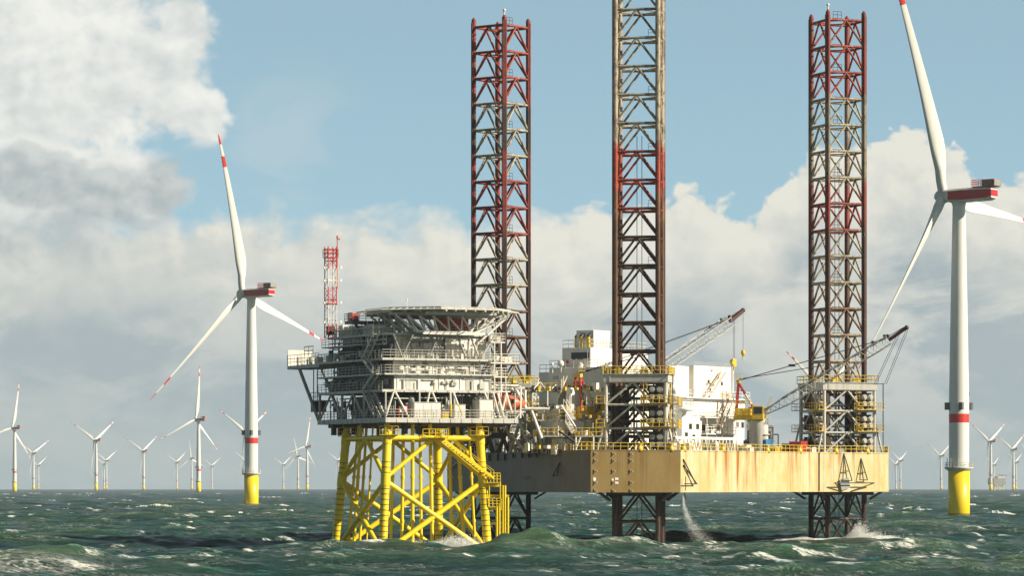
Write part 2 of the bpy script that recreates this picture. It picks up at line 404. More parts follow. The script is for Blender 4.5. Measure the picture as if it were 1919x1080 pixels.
def waves(x,y,step):
    X=np.zeros_like(x); Yy=np.zeros_like(x); Z=np.zeros_like(x); J1=np.zeros_like(x); J2=np.zeros_like(x); J3=np.zeros_like(x)
    r=np.hypot(x,y)
    calm=.82
    for i in range(NW):
        fd=np.clip(lam[i]/(step*3.0)-.4,0,1)*calm
        if fd.max()<=0: continue
        p=kk[i]*(dx[i]*x+dy[i]*y)+ph[i]; a=amp[i]*fd; s=np.sin(p); c=np.cos(p); q=.85
        Z+=a*c; X-=q*a*dx[i]*s; Yy-=q*a*dy[i]*s
        ka=q*kk[i]*a*c
        J1+=ka*dx[i]**2; J2+=ka*dy[i]**2; J3+=ka*dx[i]*dy[i]
    J=(1-J1)*(1-J2)-J3**2
    return X,Yy,Z,J
def sea_z(x,y):
    _,_,z,_=waves(np.array([[float(x)]]),np.array([[float(y)]]),np.array([[.8]]))
    return float(z[0,0]+bumps(np.array([[float(x)]]),np.array([[float(y)]]))[0,0]+drop(math.hypot(x,y)))
rs=[2,15,50,100,150,200,240,270,290]
r=300.0
while r<13000:
    rs.append(r); r+= .75 if r<700 else .75*(r/700)**1.75
rs.append(13000.0); rs=np.array(rs)
az=np.concatenate([np.linspace(-PI,-.30,34)[:-1],np.linspace(-.30,-.17,30)[:-1],np.linspace(-.17,.17,720),np.linspace(.17,.30,30)[1:],np.linspace(.30,PI,34)[1:-1]])
NR,NC=len(rs),len(az)
RR,AA=np.meshgrid(rs,az,indexing='ij')
x=RR*np.sin(AA); y=RR*np.cos(AA)
st=np.maximum(np.gradient(rs)[:,None]*np.ones((1,NC)),(np.gradient(az)[None,:]*RR)*.6)
X,Y2,Z,J=waves(x,y,st)
bz=bumps(x,y)*(np.abs(AA)<1.2)
foam=np.clip((.30-J)/.30,0,1)
print('FOAM frac',float((foam[(RR>350)&(RR<700)]>.3).mean()))
pxs=CX+FPX*x/np.maximum(y,1)
# broken water where designed breakers, pile bases and the near trough lie
def fpatch(cx,cy,rx,ry,k=1.0): return k*np.exp(-((x-cx)/rx)**2-((y-cy)/ry)**2)
patch=np.zeros_like(x)
patch+=np.interp(pxs,[-300,0,250,420,520,3000],[.75,.75,.6,.45,0,0])*np.exp(-((y-358)/9)**2)
patch+=.62*np.exp(-((y-366)/5.0)**2)*(np.interp(pxs,[1300,1420,1919,2200],[0,.8,.9,.3]))
patch+=fpatch(-15,481,14,6,.8)
for lx_,ly_ in ((-17.3,478.3),(-3.3,484.8),(-24.5,493.8),(-10.2,501),(15,502),(21,501),(47,542),(54,545),(-102.5,1403),(117,929)): patch+=fpatch(lx_,ly_-.8,2.6,1.8,1.0)+fpatch(17,500,6,5,.7)+fpatch(52,536,9,7,.55)+fpatch(-2,548,6,4,.5)
patch+=fpatch(-102.5,1398,10,16,.8)+fpatch(116,925,8,14,.6)
patch+=.3*np.interp(pxs,[1250,1380,1480,1620,1800,2000],[0,.3,.6,.6,.3,0])*np.exp(-((y-429-.08*x)/5)**2)
rn=np.random.default_rng(3)
zt=Z+bz
nearc=[(240,386,7,1.1),(285,382,5,1),(180,392,3,.8),(565,416,4,1.1),(600,424,3,.8),(1012,402,2.4,1.1),(395,400,3,.8),(1268,445,5,.8),(1850,372,8,1.1),(1640,376,6,1.1),(1520,380,4,1.0),(1450,366,3,1),(1580,372,4,1.1),(1720,374,3,1),(1110,640,6,1),(1320,640,7,1.1),(1300,780,7,1.1),(1040,700,6,1)]
for i_ in range(700):
    py_=930+150*rn.random()**1.4; Yc=H*FPX/(py_-EY)
    if Yc>1400 or Yc<345: continue
    nearc.append((rn.uniform(-100,2020),Yc,(1.5+5.0*rn.random()**4)*(1+Yc/1500),rn.uniform(.45,1.1)))
for px_,Yc,L_,k_ in nearc:
    xc=(px_-CX)*Yc/FPX; ang=math.atan2(xc,Yc)
    jc=int(np.argmin(np.abs(az-ang))); r0_=np.searchsorted(rs,Yc-7); r1_=np.searchsorted(rs,Yc+7)+1
    seg=zt[r0_:r1_,jc]
    if len(seg)<2: continue
    # screen-nearer slope of the highest crest around
    kc=r0_+int(np.argmax(seg)); Yr=rs[kc]-rn.uniform(.2,1.2); xc=Yr*math.sin(ang)
    j0=np.searchsorted(az,ang-(L_+2)/Yr); j1=np.searchsorted(az,ang+(L_+2)/Yr)+1
    q0=max(0,kc-12); q1=min(NR,kc+12)
    xs=x[q0:q1,j0:j1]; ys=y[q0:q1,j0:j1]; sk=rn.uniform(-.25,.3); dd_=ys-Yr*math.cos(ang)-sk*(xs-xc)-.5*np.sin((xs-xc)*1.3+px_)
    w_=.45+Yr/1000
    foam[q0:q1,j0:j1]=np.maximum(foam[q0:q1,j0:j1],k_*np.exp(-np.abs((xs-xc)/(L_*.5))**3-(dd_/np.where(dd_<0,w_*1.5,w_*.7))**2))
co3=np.stack([x+X,y+Y2,Z+bz-RR**2/(2*RE)],-1).reshape(-1,3)
# sea floor of wave field: keep horizon row calm
me=D.meshes.new('sea'); me.vertices.add(NR*NC); me.vertices.foreach_set('co',co3.astype(np.float32).ravel())
i=np.arange(NR-1)[:,None]*NC; j=np.arange(NC)[None,:]; jn=(j+1)%NC
q=np.stack([i+j,i+jn,i+NC+jn,i+NC+j],-1).reshape(-1,4)[:, ::-1]
nf=len(q); me.loops.add(nf*4); me.loops.foreach_set('vertex_index',q.astype(np.int32).ravel())
me.polygons.add(nf); me.polygons.foreach_set('loop_start',np.arange(0,nf*4,4,dtype=np.int32)); me.polygons.foreach_set('loop_total',np.full(nf,4,dtype=np.int32))
me.polygons.foreach_set('use_smooth',np.ones(nf,dtype=bool)); me.update(calc_edges=True)
at=me.attributes.new('foam','FLOAT','POINT'); at.data.foreach_set('value',foam.astype(np.float32).ravel())
at=me.attributes.new('patch','FLOAT','POINT'); at.data.foreach_set('value',patch.astype(np.float32).ravel())
at=me.attributes.new('crest','FLOAT','POINT'); at.data.foreach_set('value',((Z+bz)).astype(np.float32).ravel())
m,nt,b=newmat('sea_water')
def attr(n):
    a=nt.nodes.new('ShaderNodeAttribute'); a.attribute_name=n; return a.outputs['Fac']
crest=attr('crest')
deep=mixc(nt,mapr(nt,noise(nt,pos(nt,(.012,.004,.01)),1,4),.35,.68),(.005,.030,.028),(.012,.048,.044))
wc=mixc(nt,mapr(nt,crest,.2,2.8,0,.85),deep,(.050,.105,.045))  # greener tint paints in sunlight glowing through the crests
fn=noise(nt,pos(nt,(.35,1.3,.9)),2.4,10,.74,.5)
fn2=noise(nt,pos(nt,(.5,2.2,1)),1.6,8,.72,1.2)
fsum=math_(nt,'ADD',math_(nt,'MULTIPLY',attr('foam'),.95),math_(nt,'MULTIPLY',math_(nt,'SUBTRACT',fn,.5),3.4))
ff=math_(nt,'MULTIPLY',mapr(nt,fsum,.45,.95),mapr(nt,attr('foam'),.05,.4))
ps=math_(nt,'ADD',attr('patch'),math_(nt,'MULTIPLY',math_(nt,'SUBTRACT',fn2,.52),3.2))
pf=math_(nt,'MULTIPLY',mapr(nt,ps,.45,1.15,0,.85),mapr(nt,attr('patch'),.03,.3))
# thin streaks of old foam
fn3=noise(nt,pos(nt,(.35,1.6,1)),.8,9,.7,1.5)
fl=math_(nt,'ABSOLUTE',math_(nt,'SUBTRACT',noise(nt,pos(nt,(.22,.8,1)),1.0,6,.62,1.8),.5))
stf=math_(nt,'ADD',mapr(nt,fn3,.60,.72,0,.26),math_(nt,'MULTIPLY',mapr(nt,fl,.0,.022,.5,0),mapr(nt,noise(nt,pos(nt,(.05,.06,1)),1,3),.46,.62)))
allf=math_(nt,'MAXIMUM',math_(nt,'MAXIMUM',ff,pf),stf)
cfin=mixc(nt,allf,wc,(.74,.75,.72))
nt.links.new(cfin,b.inputs['Base Color'])
nt.links.new(mapr(nt,allf,0,1,.30,.8,False),b.inputs['Roughness']); b.inputs['IOR'].default_value=1.333
b.inputs['Specular IOR Level'].default_value=.34
nt.links.new(mapr(nt,allf,0,.5,.75,0,False),b.inputs['Subsurface Weight']); b.inputs['Subsurface Radius'].default_value=(.5,1,1); b.inputs['Subsurface Scale'].default_value=7.0
bp=nt.nodes.new('ShaderNodeBump'); bp.inputs['Strength'].default_value=1; bp.inputs['Distance'].default_value=.65
hh=math_(nt,'ADD',noise(nt,pos(nt,(.55,1.5,1)),1.1,8,.62,.4),math_(nt,'MULTIPLY',noise(nt,pos(nt,(.12,.34,1)),1,5,.6,.3),1.6))
nt.links.new(hh,bp.inputs['Height']); nt.links.new(bp.outputs[0],b.inputs['Normal'])
me.materials.append(m)
sea=D.objects.new('sea',me); col.objects.link(sea); sea['kind']='structure'
del x,y,X,Y2,Z,J,co3,q,RR,AA

# whitecaps: small breaking crests standing on the water
def foammat():
    m,nt,b=newmat('foam_white'); nn=noise(nt,pos(nt),2.5,7,.7)
    nt.links.new(mixc(nt,mapr(nt,nn,.35,.62),(.30,.36,.34),(.82,.82,.79)),b.inputs['Base Color']); b.inputs['Roughness'].default_value=.9
    return m
M['foam']=foammat()
wcm=MB(); rnd=random.Random(5)
def cap(cx,cy,L,h,wd,ang):
    n=max(6,int(L/.4)); rings=[]
    z0=None; br=rnd.uniform(0,6); wob=0
    for k in range(n+1):
        t=k/n; e=max(.02,math.sin(PI*t))**.7*(.35+.75*abs(math.sin(t*L*.9+br))*rnd.uniform(.5,1.2))
        wob+=rnd.uniform(-.12,.12); ox=(t-.5)*L
        x=cx+ox*math.cos(ang)-wob*math.sin(ang); y=cy+ox*math.sin(ang)+wob*math.cos(ang)
        if z0 is None or k%5==0: z0=(sea_z(x,y)+.02) if cy<1500 else drop(cy)+.35
        z=z0
        nx,ny=-math.sin(ang),math.cos(ang)
        w2=wd*e
        rings.append([(x-nx*w2,y-ny*w2,z-.3),(x-nx*w2*.5,y-ny*w2*.5,z+h*e*.75),(x+nx*w2*.05,y+ny*w2*.05,z+h*e),(x+nx*w2*.8,y+ny*w2*.8,z-.3)])
    wcm.loft(rings,True,False)
for i in range(1900):
    py=924+148*rnd.random()**1.55; px=rnd.uniform(-160,2080)
    Yc=H*FPX/(py-EY)
    if Yc>9000: continue
    if Yc<900 : continue
    big=rnd.random()
    L=(.7+4.2*big**4)*(1+Yc/1200); h=(.07+.22*big**2)*(1+Yc/1700)
    # keep clear of the piles
    cap((px-CX)*Yc/FPX,Yc,L,h,.2+.4*big,rnd.uniform(-.25,.45))
for px,Yc,L,h in ((510,1400,14,.5),(760,1180,9,.4),(1745,1160,22,.9),(1875,1000,9,.8)):
    cap((px-CX)*Yc/FPX,Yc,L,h*.9,.6,rnd.uniform(-.15,.2))
o=wcm.build('whitecaps',M['foam']); tag(o,'white foam crests of breaking waves scattered over the green sea','foam',None,'stuff')

# ------------------------------------------------------------------ wind turbines
def airfoil(c,t,n=14):
    pts=[]
    for i in range(n):
        a=2*PI*i/n; xx=.5-.5*math.cos(a)   # 0 leading .. 1 trailing
        yt=t*5*(.2969*math.sqrt(max(xx,1e-6))-.126*xx-.3516*xx**2+.2843*xx**3-.1036*xx**4)
        pts.append(((xx-.3)*c, yt*c*(1 if a<PI else -1)))
    return pts
def blade_mesh():
    mb=MB(); rings=[]
    st=[(1.2,2.5,1),(4,2.55,.98),(7,3.3,.62),(11,4.3,.36),(14,4.5,.3),(20,3.9,.26),(28,3.2,.22),(37,2.5,.2),(46,1.9,.18),(54,1.4,.17),(59,1.0,.16),(62,.6,.15),(63,.2,.15)]
    for r_,c_,t_ in st:
        p=math.radians(35-8*(1-r_/63))
        ld=Vector((math.sin(p),math.cos(p),0)); tr=-ld; nn=Vector((math.cos(p),-math.sin(p),0))
        pre=5.0*(r_/63)**1.6
        rings.append([Vector((pre,0,r_))+tr*a+nn*b_ for a,b_ in (airfoil(c_,t_) if t_<.9 else [((.5-.5*math.cos(2*PI*i/14)-.5)*c_, math.sin(2*PI*i/14)*c_/2) for i in range(14)])])
    mb.loft(rings); return mb
HUBZ=84.0
def make_turbine():
    t=thing('wind_turbine','x','wind turbine',(0,0,0),0,'wind turbines of the farm')
    MB().lathe([(0,-4),(2.8,-4),(2.8,12.4),(0,12.4)],n=28).build('foundation_pile',M['fdn'],t)
    tw=MB().lathe([(2.62,13.0),(2.62,30),(2.2,55),(1.65,HUBZ-2),(1.65,HUBZ-1.4),(0,HUBZ-1.4)],n=32).build('tower',M['tower'],t)
    pf=MB().lathe([(2.6,12.0),(3.0,12.4),(3.75,12.9),(3.75,13.25),(2.6,13.25)],n=28).build('access_platform',M['pale'],t)
    rl=MB(); n=20
    pts=[(3.6*math.cos(2*PI*i/n),3.6*math.sin(2*PI*i/n),13.25) for i in range(n+1)]
    rl.rail(pts,1.15,.05,1.2); rl.build('railing',M['pale'],pf)
    for a in (1.0,1.4,2.0,4.6): MB().tube((3.5*math.cos(a),3.5*math.sin(a),13.2),(3.5*math.cos(a),3.5*math.sin(a),15.6),.09,n=6).build('deck_davit',M['pale'],pf)
    MB().boxc((3.3*math.cos(3.9),3.3*math.sin(3.9),13.9),(.7,.7,1.1)).build('deck_box',M['pale'],pf)
    for a in (2.25,3.9,5.55,.7):   # transformer cooling / light boxes clamped on tower
        c=Vector((3.15*math.cos(a),3.15*math.sin(a),29.1)); bb=MB(); bb.boxc(c,(.95,.95,1.9)); bb.tube((2.3*math.cos(a),2.3*math.sin(a),29.1),c,.2,n=6); bb.build('lantern_box',M['mid'],t)
    bl=MB()
    a0=5.55-.15
    for s in (-.18,.18):
        px_,py_=3.15*math.cos(a0+s),3.15*math.sin(a0+s); bl.tube((px_,py_,-3),(px_,py_,4.6),.16,n=8)
    for z in range(-1,5): bl.tube((3.15*math.cos(a0-.18),3.15*math.sin(a0-.18),z),(3.15*math.cos(a0+.18),3.15*math.sin(a0+.18),z),.07,n=5)
    for z in (0,4.2): bl.tube((2.6*math.cos(a0),2.6*math.sin(a0),z),(3.2*math.cos(a0),3.2*math.sin(a0),z),.14,n=6)
    bl.build('boat_landing',M['jacket'],t)
    for a,z in ((3.75,32.4),(3.95,32.4),(3.85,31.9)): MB().boxc((2.58*math.cos(a),2.58*math.sin(a),z),(.36,.36,.34)).build('marking_plate',M['dark'],t)
    # nacelle, +x upwind
    def sec(x,hw,z0,z1,cz=.45): return [(x,-hw,z0+cz),(x,-hw,z1-cz),(x,-hw+cz,z1),(x,hw-cz,z1),(x,hw,z1-cz),(x,hw,z0+cz),(x,hw-cz,z0),(x,-hw+cz,z0)]
    na=MB(); z=HUBZ
    na.loft([sec(3.6,1.55,z-1.5,z+1.5,.6),sec(2.6,1.9,z-1.7,z+1.6),sec(-2,2.1,z-1.85,z+1.7),sec(-8.8,2.1,z-1.6,z+1.7),sec(-10.2,1.85,z-1.1,z+1.6)][::-1],True,False)
    na.tube((0,0,z-2.7),(0,0,z-1.7),1.75,1.9,n=24)
    nac=na.build('nacelle',M['twhite'],t)
    sp=MB(); st_=[(2.3,1.935,-1.15,1.0),(-2,2.1,-1.3,1.1),(-8.8,2.1,-1.1,1.1),(-10.2,1.85,-.6,1.0)]
    for sd_ in (-1,1):
        for (xa,ha,la,ua),(xb,hb_,lb_,ub) in zip(st_[:-1],st_[1:]):
            v=[(xa,sd_*(ha+.03),z+la),(xb,sd_*(hb_+.03),z+lb_),(xb,sd_*(hb_+.03),z+ub),(xa,sd_*(ha+.03),z+ua)]
            w_=[(a_,b_-sd_*.05,c_) for a_,b_,c_ in v]
            sp.add(v+w_,[(0,1,2,3) if sd_<0 else (3,2,1,0),(4,5,6,7),(0,1,5,4),(2,3,7,6)])
    sp.box(-10.26,-10.205,-1.88,1.88,z-.6,z+1.0)
    sp.build('red_stripe',M['redstripe'],nac)
    hp=MB(); hp.box(-10.8,-4.6,-2.0,2.0,z+1.8,z+1.95); hp.rail([(-4.6,-2,z+1.95),(-10.8,-2,z+1.95),(-10.8,2,z+1.95),(-4.6,2,z+1.95),(-4.6,-2,z+1.95)],1.7,.06,.7,(.33,.66))
    hp.build('hoist_platform_rail',M['red'],nac)
    hb=MB(); hb.box(-11.3,-7.6,-1.95,1.95,z+2.0,z+3.6); hb.build('cooler_box',M['coolerbox'],nac)
    hu=MB(); hu.lathe([(0,4.0),(1.5,4.0),(1.75,4.4),(1.75,5.9),(1.45,6.8),(.8,7.5),(0,7.7)],n=20,axis='x',o=(-.6,0,z)); hu.build('rotor_hub',M['twhite'],t)
    return t
def rx_mat(tab): return tab
M['redstripe']=simple('red_stripe_paint',(.50,.012,.02),.4)
M['coolerbox']=paint('cooler_grille',(.32,.31,.28),.6,.3)
proto=make_turbine()
bm_=blade_mesh(); blade0=bm_.build('blade',M['blade'],proto); blade0.location=(4.6,0,HUBZ)
BX=4.6
def copy_turbine(src):
    c=src.copy(); col.objects.link(c)
    for ch in list(src.children):
        d=ch.copy(); col.objects.link(d); d.parent=c
        for g in list(ch.children):
            e=g.copy(); col.objects.link(e); e.parent=d
    return c
def set_blades(t,phi):
    bl=[c_ for c_ in t.children if c_.name.startswith('blade')]
    while len(bl)<3:
        n_=bl[0].copy(); col.objects.link(n_); n_.parent=t; bl.append(n_)
    for k,b_ in enumerate(bl):
        b_.location=(BX,0,HUBZ+.25); b_.rotation_euler=(math.radians(phi+120*k),math.radians(-5),0)
YAW=math.radians(145)
def solveY(hy):
    Y=3000.
    for _ in range(60): Y=(HUBZ-H+drop(Y))*FPX/(EY-hy)
    return Y
far=[ # hub px x, hub py, phi, yaw offset, label
 (22,803,12,0,'white turbine with a yellow base cut by the left frame edge, one blade up'),
 (60,850,-60,-6,'small grey shaded turbine just right of the yellow-based turbine at the left edge'),
 (70,873,-62,0,'tiny white distant turbine beside the small grey one near the left edge'),
 (176,826,-62,0,'white turbine with Y-shaped rotor, fourth tower from the left edge'),
 (197,864,-60,0,'small distant turbine close behind the fourth tower, taller of that pair'),
 (193,870,-64,0,'small distant turbine close behind the fourth tower, lower of that pair'),
 (266,846,-63,0,'white Y-rotor turbine standing alone between the fourth tower and the turbine with a raised blade'),
 (329,867,-62,0,'small distant Y-rotor turbine just left of the mid-sized turbine with a raised blade'),
 (366,787,6,0,'mid-sized white turbine with one blade raised, left of the large turbine'),
 (357,860,-8,-10,'small turbine partly hidden behind the mid-sized turbine with a raised blade'),
 (395,874,-58,0,'tiny hazy turbine between the mid-sized turbine and the large left turbine'),
 (458,811,-60,0,'turbine hidden behind the tower of the large left turbine, two upper blades showing'),
 (458,864,-60,0,'tiny turbine behind the yellow foundation of the large left turbine, one blade showing'),
 (529,872,-61,0,'small white Y-rotor turbine just right of the large left turbine'),
 (556,856,-14,-8,'thin grey turbine with one blade up, left one of the pair beside the yellow jacket'),
 (572,838,14,0,'taller grey turbine of the pair beside the yellow jacket, long blade pointing down right'),
 (632,864,-62,0,'tiny turbine seen behind the left leg of the yellow jacket'),
 (1542,736,-60,0,'turbine hidden behind the right jack-up leg, red-tipped blade sticking out up-left'),
 (1677,871,-60,0,'small white turbine just right of the rusty hull, lower of the pair'),
 (1685,864,-58,0,'small white turbine just right of the rusty hull, taller of the pair'),
 (1761,855,-60,-5,'small grey turbine standing alone between the hull and the large right turbine'),
 (1853,828,-60,-6,'dark grey turbine, largest of the far group at the right edge'),
 (1861,872,-60,0,'tiny white turbine behind the far hazy platform'),
 (1896,843,-62,-6,'dark grey turbine near the right frame edge with Y-shaped rotor'),
 (1902,867,-58,0,'small white turbine beside the dark one at the right frame edge'),
 (1930,853,-60,0,'turbine outside the right edge, one white blade tip reaching into view'),
]
def place(t,hx,hy,phi,yaw,label,Y=None):
    Y=Y or solveY(hy); 
    ax=math.cos(YAW+math.radians(yaw))*BX
    X=(hx-CX)*Y/FPX-ax
    t.location=(X,Y,drop(Y)); t.rotation_euler=(0,0,YAW+math.radians(yaw)); set_blades(t,phi)
    t['label']=label
for k,a in enumerate(far):
    t=copy_turbine(proto); place(t,a[0],a[1],a[2],a[3],a[4])
    # base prototype carries one blade; copies get three
place(proto,453,549,-14,0,'large left white turbine with red nacelle stripe on a yellow foundation',1405)
t=copy_turbine(proto)
for c_ in [c_ for c_ in t.children if c_.name.startswith('blade')][3:]: D.objects.remove(c_)
place(t,1770,370,-26.5,0,'nearest large white turbine at right with blade cut by the top of the picture',930)
for c_ in t.children:
    if c_.name.startswith('blade'): c_.scale=(1,1,1.05)

# far hazy substation
fp=thing('far_platform','small hazy substation platform on the horizon beside the turbines at right','platform',(P(1868,918,6500).x,6500,drop(6500)),.3)
z=drop(6500)
fb=MB()
for sx in (-8,8):
    for sy in (-8,8): fb.tube((sx*1.15,sy*1.15,z-4),(sx,sy,z+10),.8)
    fb.tube((sx,-8,z+10),(-sx,-8,z),.5)
fb.build('jacket',M['jacket'],fp)
MB().box(-12,12,-12,12,z+10,z+22).box(-14,10,-11,11,z+14,z+14.5).build('topside',M['grey'],fp)
MB().box(-2,12,-9,5,z+22,z+25).tube((-7,0,z+22),(-7,0,z+36),.6).tube((-10,-4,z+22),(-10,-4,z+30),1).build('upper_module',M['pale'],fp)
MB().prism([(12+9*math.cos(a*PI/4+.39),9*math.sin(a*PI/4+.39)) for a in range(8)],z+27,z+28).tube((8,0,z+22),(12,0,z+27),.5).build('helideck',M['mid'],fp)

# ------------------------------------------------------------------ yellow jacket (foundation of the substation)
JL={'F':((-16.7,480.0),(-17.3,478.4)),'R':((-4.5,486.0),(-3.3,485.0)),'L':((-22.7,493.0),(-24.4,493.9)),'B':((-10.5,499.0),(-10.2,501.0))}
JX,JY=-13.6,489.5
jk=thing('steel_jacket','bright yellow tubular steel jacket standing in the waves under the grey substation','jacket foundation',(JX,JY,0))
ZT=16.9
def jp(k,z):
    (a,b),(c,d)=JL[k]; t=z/ZT; return Vector((c+(a-c)*t-JX,d+(b-d)*t-JY,z))
for k in 'FRLB':
    m_=MB(); m_.tube(jp(k,-4),jp(k,15.6),.60,.58,n=18); m_.tube(jp(k,15.6),jp(k,17.0),.58,.40,n=18)
    lg=m_.build('jacket_leg',M['jacket'],jk)
    rg=MB()
    z=.9
    while z<11.8:
        rg.tube(jp(k,z),jp(k,z+.07),.635,n=18); z+=.72
    rg.build('leg_band',M['dark'],lg)
    for zz in (9.3,15.0): MB().tube(jp(k,zz-.8),jp(k,zz+.8),.66,n=18).build('joint_can',M['jacket'],lg)
def mid3(a,b,t=.5): return a.lerp(b,t)
for a,b in (('F','R'),('L','F'),('R','B'),('L','B')):
    m_=MB().tube(jp(a,15.0),jp(b,15.0),.36,n=12); m_.build('horizontal_brace',M['jacket'],jk)
    top=mid3(jp(a,15.0),jp(b,15.0))
    MB().tube(top,jp(a,9.6),.30,n=12).build('diagonal_brace',M['jacket'],jk)
    MB().tube(top,jp(b,9.6),.30,n=12).build('diagonal_brace',M['jacket'],jk)
    MB().tube(jp(a,9.2),jp(b,-.6),.36,n=12).build('diagonal_brace',M['jacket'],jk)
    MB().tube(jp(b,9.2),jp(a,-.6),.36,n=12).build('diagonal_brace',M['jacket'],jk)
# cable pipes running from the topside into the sea
def near(px,Y): return P(px,900,Y)
for px0,px1,Y,r_ in ((677,660,489,.24),(672,648,492,.2),(687,671,494,.2),(738,731,484,.22),(756,752,484,.24),(773,773,483,.26),(787,790,484,.22),(806,811,484,.26),(841,849,487,.24),(857,872,487,.26),(878,893,488,.2),(699,684,488,.14)):
    a=near(px0,Y)-Vector((JX,JY,0)); b_=near(px1,Y)-Vector((JX,JY,0)); a.z=16.9; b_.z=-3
    m_=MB().tube(a,b_,r_,n=10)
    MB.add(m_,[],[])
    o=m_.build('cable_pipe',M['jacket'],jk)
    g_=MB(); 
    for t in (.35,.65): q_=a.lerp(b_,t); q2=a.lerp(b_,t+.02); g_.tube(q_,q2,r_+.07,n=10); g_.build('pipe_clamp',M['jacket'],o); g_=MB()
# leg top platforms with rails
for k,(w0,w1) in (('F',(1.0,1.5)),('L',(1.1,1.3)),('R',(1.2,1.2)),('B',(1.2,1.2))):
    c=jp(k,15.5); m_=MB(); m_.box(c.x-w0,c.x+w1,c.y-w0,c.y+w1,15.35,15.45)
    o=m_.build('leg_platform',M['jacket'],jk)
    MB().rail([(c.x-w0,c.y-w0,15.45),(c.x+w1,c.y-w0,15.45),(c.x+w1,c.y+w1,15.45),(c.x-w0,c.y+w1,15.45),(c.x-w0,c.y-w0,15.45)],1.1,.04,.8,(.5,)).build('railing',M['yellow'],o)
# walkway down the right-hand face and boat landing
fr=(jp('R',15)-jp('F',15)).normalized(); out=Vector((fr.y,-fr.x,0))
p0=mid3(jp('F',15.2),jp('R',15.2),.52)+out*.5; p1=jp('R',9.6)+out*.7+fr*.9
m_=MB().stairs(p0,p1,.9,out); m_.build('stairway',M['jacket'],jk)
m_=MB(); c=mid3(jp('F',15.2),jp('R',15.2),.5)+out*.8; m_.box(c.x-1.8,c.x+1.6,c.y-.7,c.y+.7,15.0,15.1); o=m_.build('top_landing',M['jacket'],jk)
MB().rail([(c.x-1.8,c.y-.7,15.1),(c.x+1.6,c.y-.7,15.1),(c.x+1.6,c.y+.7,15.1),(c.x-1.8,c.y+.7,15.1),(c.x-1.8,c.y-.7,15.1)],1.1,.05,.8).build('railing',M['jacket'],o)
bx=jp('R',9.0)+fr*1.2+out*.6
m_=MB(); m_.box(bx.x-1.2,bx.x+1.0,bx.y-.9,bx.y+.9,8.9,9.05); m_.beam((bx.x-1.6,bx.y,8.6),(bx.x+1.0,bx.y,8.6),.3,.4); o=m_.build('boat_landing_platform',M['jacket'],jk)
MB().rail([(bx.x-1.2,bx.y-.9,9.05),(bx.x+1.0,bx.y-.9,9.05),(bx.x+1.0,bx.y+.9,9.05)],1.2,.06,.45,(.33,.66)).build('railing',M['jacket'],o)
m_=MB(); m_.box(bx.x-.6,bx.x+1.1,bx.y-.7,bx.y+.8,5.6,5.75); m_.beam((bx.x-1.4,bx.y,5.4),(bx.x+1.7,bx.y,5.4),.3,.35)
for q_ in (-.5,1.0): m_.tube((bx.x+q_,bx.y-.6,5.6),(bx.x+q_,bx.y-.6,9),.1,n=6)
m_.rail([(bx.x-.6,bx.y-.7,5.75),(bx.x+1.1,bx.y-.7,5.75)],1.1,.05,.5,(.33,.66)); m_.build('lower_platform',M['jacket'],jk)
for dx_,zt_ in ((.55,5.7),(.9,6.2),(1.35,8.6),(1.65,8.6),(2.05,7.0)):
    MB().tube((bx.x+dx_,bx.y-.6,-3),(bx.x+dx_,bx.y-.6,zt_),.15,n=8).build('fender_post',M['jacket'],jk)
m_=MB()
for z in range(0,14): m_.tube((bx.x+1.35,bx.y-.6,z*.6+.2),(bx.x+1.65,bx.y-.6,z*.6+.2),.05,n=5)
m_.build('ladder_rungs',M['jacket'],jk)
m_=MB()
for z in range(0,11): m_.tube((bx.x+1.65,bx.y-.6,z*.6+.4),(bx.x+2.05,bx.y-.6,z*.6+.4),.05,n=5)
m_.build('ladder_rungs',M['jacket'],jk)
for z in (.8,3.4,7.2): MB().beam((bx.x-1.0,bx.y,z),(bx.x+2.1,bx.y-.5,z),.22,.3).build('fender_bracket',M['jacket'],jk)

# ------------------------------------------------------------------ substation topside. local x = along the sunlit face, y = back along the shaded face
TA=math.radians(26.2); TO=Vector((-16.9,478,17.0))
ts=thing('substation_topside','grey multi-deck substation topside with helideck, resting on the yellow jacket','offshore platform',TO,TA)
TM=Matrix.Translation((TO.x,TO.y,0))@Matrix.Rotation(TA,4,'Z')
W,L=19.8,23.2
def part(name,mat,mb,parent=None): return mb.build(name,M[mat],parent or ts)
# main decks
def deck(name,x0,x1,y0,y1,z,t=.5,mat='pale',ribs=1.6):
    m_=MB()
    m_.box(x0+.02,x1-.02,y0+.02,y1-.02,z+t-.1,z+t)
    for yy in (y0,y1-.25): m_.box(x0,x1,yy,yy+.25,z,z+t-.001 if yy!=y0 else z+t+.003)
    for xx in (x0,x1-.25): m_.box(xx,xx+.25,y0+.25,y1-.25,z,z+t+.002)
    k=x0+ribs
    while k<x1-.5: m_.box(k,k+.14,y0-.06,y1-.3,z+.05,z+t-.12); k+=ribs
    k=y0+ribs
    while k<y1-.5: m_.box(x0-.06,x0+.1,k,k+.14,z+.05,z+t-.12); k+=ribs
    return part(name,mat,m_)
dk1=deck('main_deck',0,W,0,L,17.05,.65)
dk2=deck('mezzanine_deck',-.2,16.8,.6,L-.5,21.15,.35)
dk3=deck('upper_deck',0,16.6,.3,L,23.45,.22)
dk4=deck('cable_deck',0,17.6,1.0,L,25.45,.3)
dk5=deck('roof_deck',1.2,16.4,2.6,L-1,28.9,.3)
def rail_part(par,pts,mat='pale',h=1.1,r=.038,step=1.2,mids=(.33,.66)): return MB().rail(pts,h,r,step,mids).build('railing',M[mat],par)
rail_part(dk1,[(0,L,17.7),(0,.1,17.7),(.1,0.05,17.7),(W,.05,17.7),(W,5,17.7)])
rail_part(dk3,[(0.05,L,23.67),(0.05,.35,23.67),(16.5,.35,23.67),(16.5,4,23.67)])
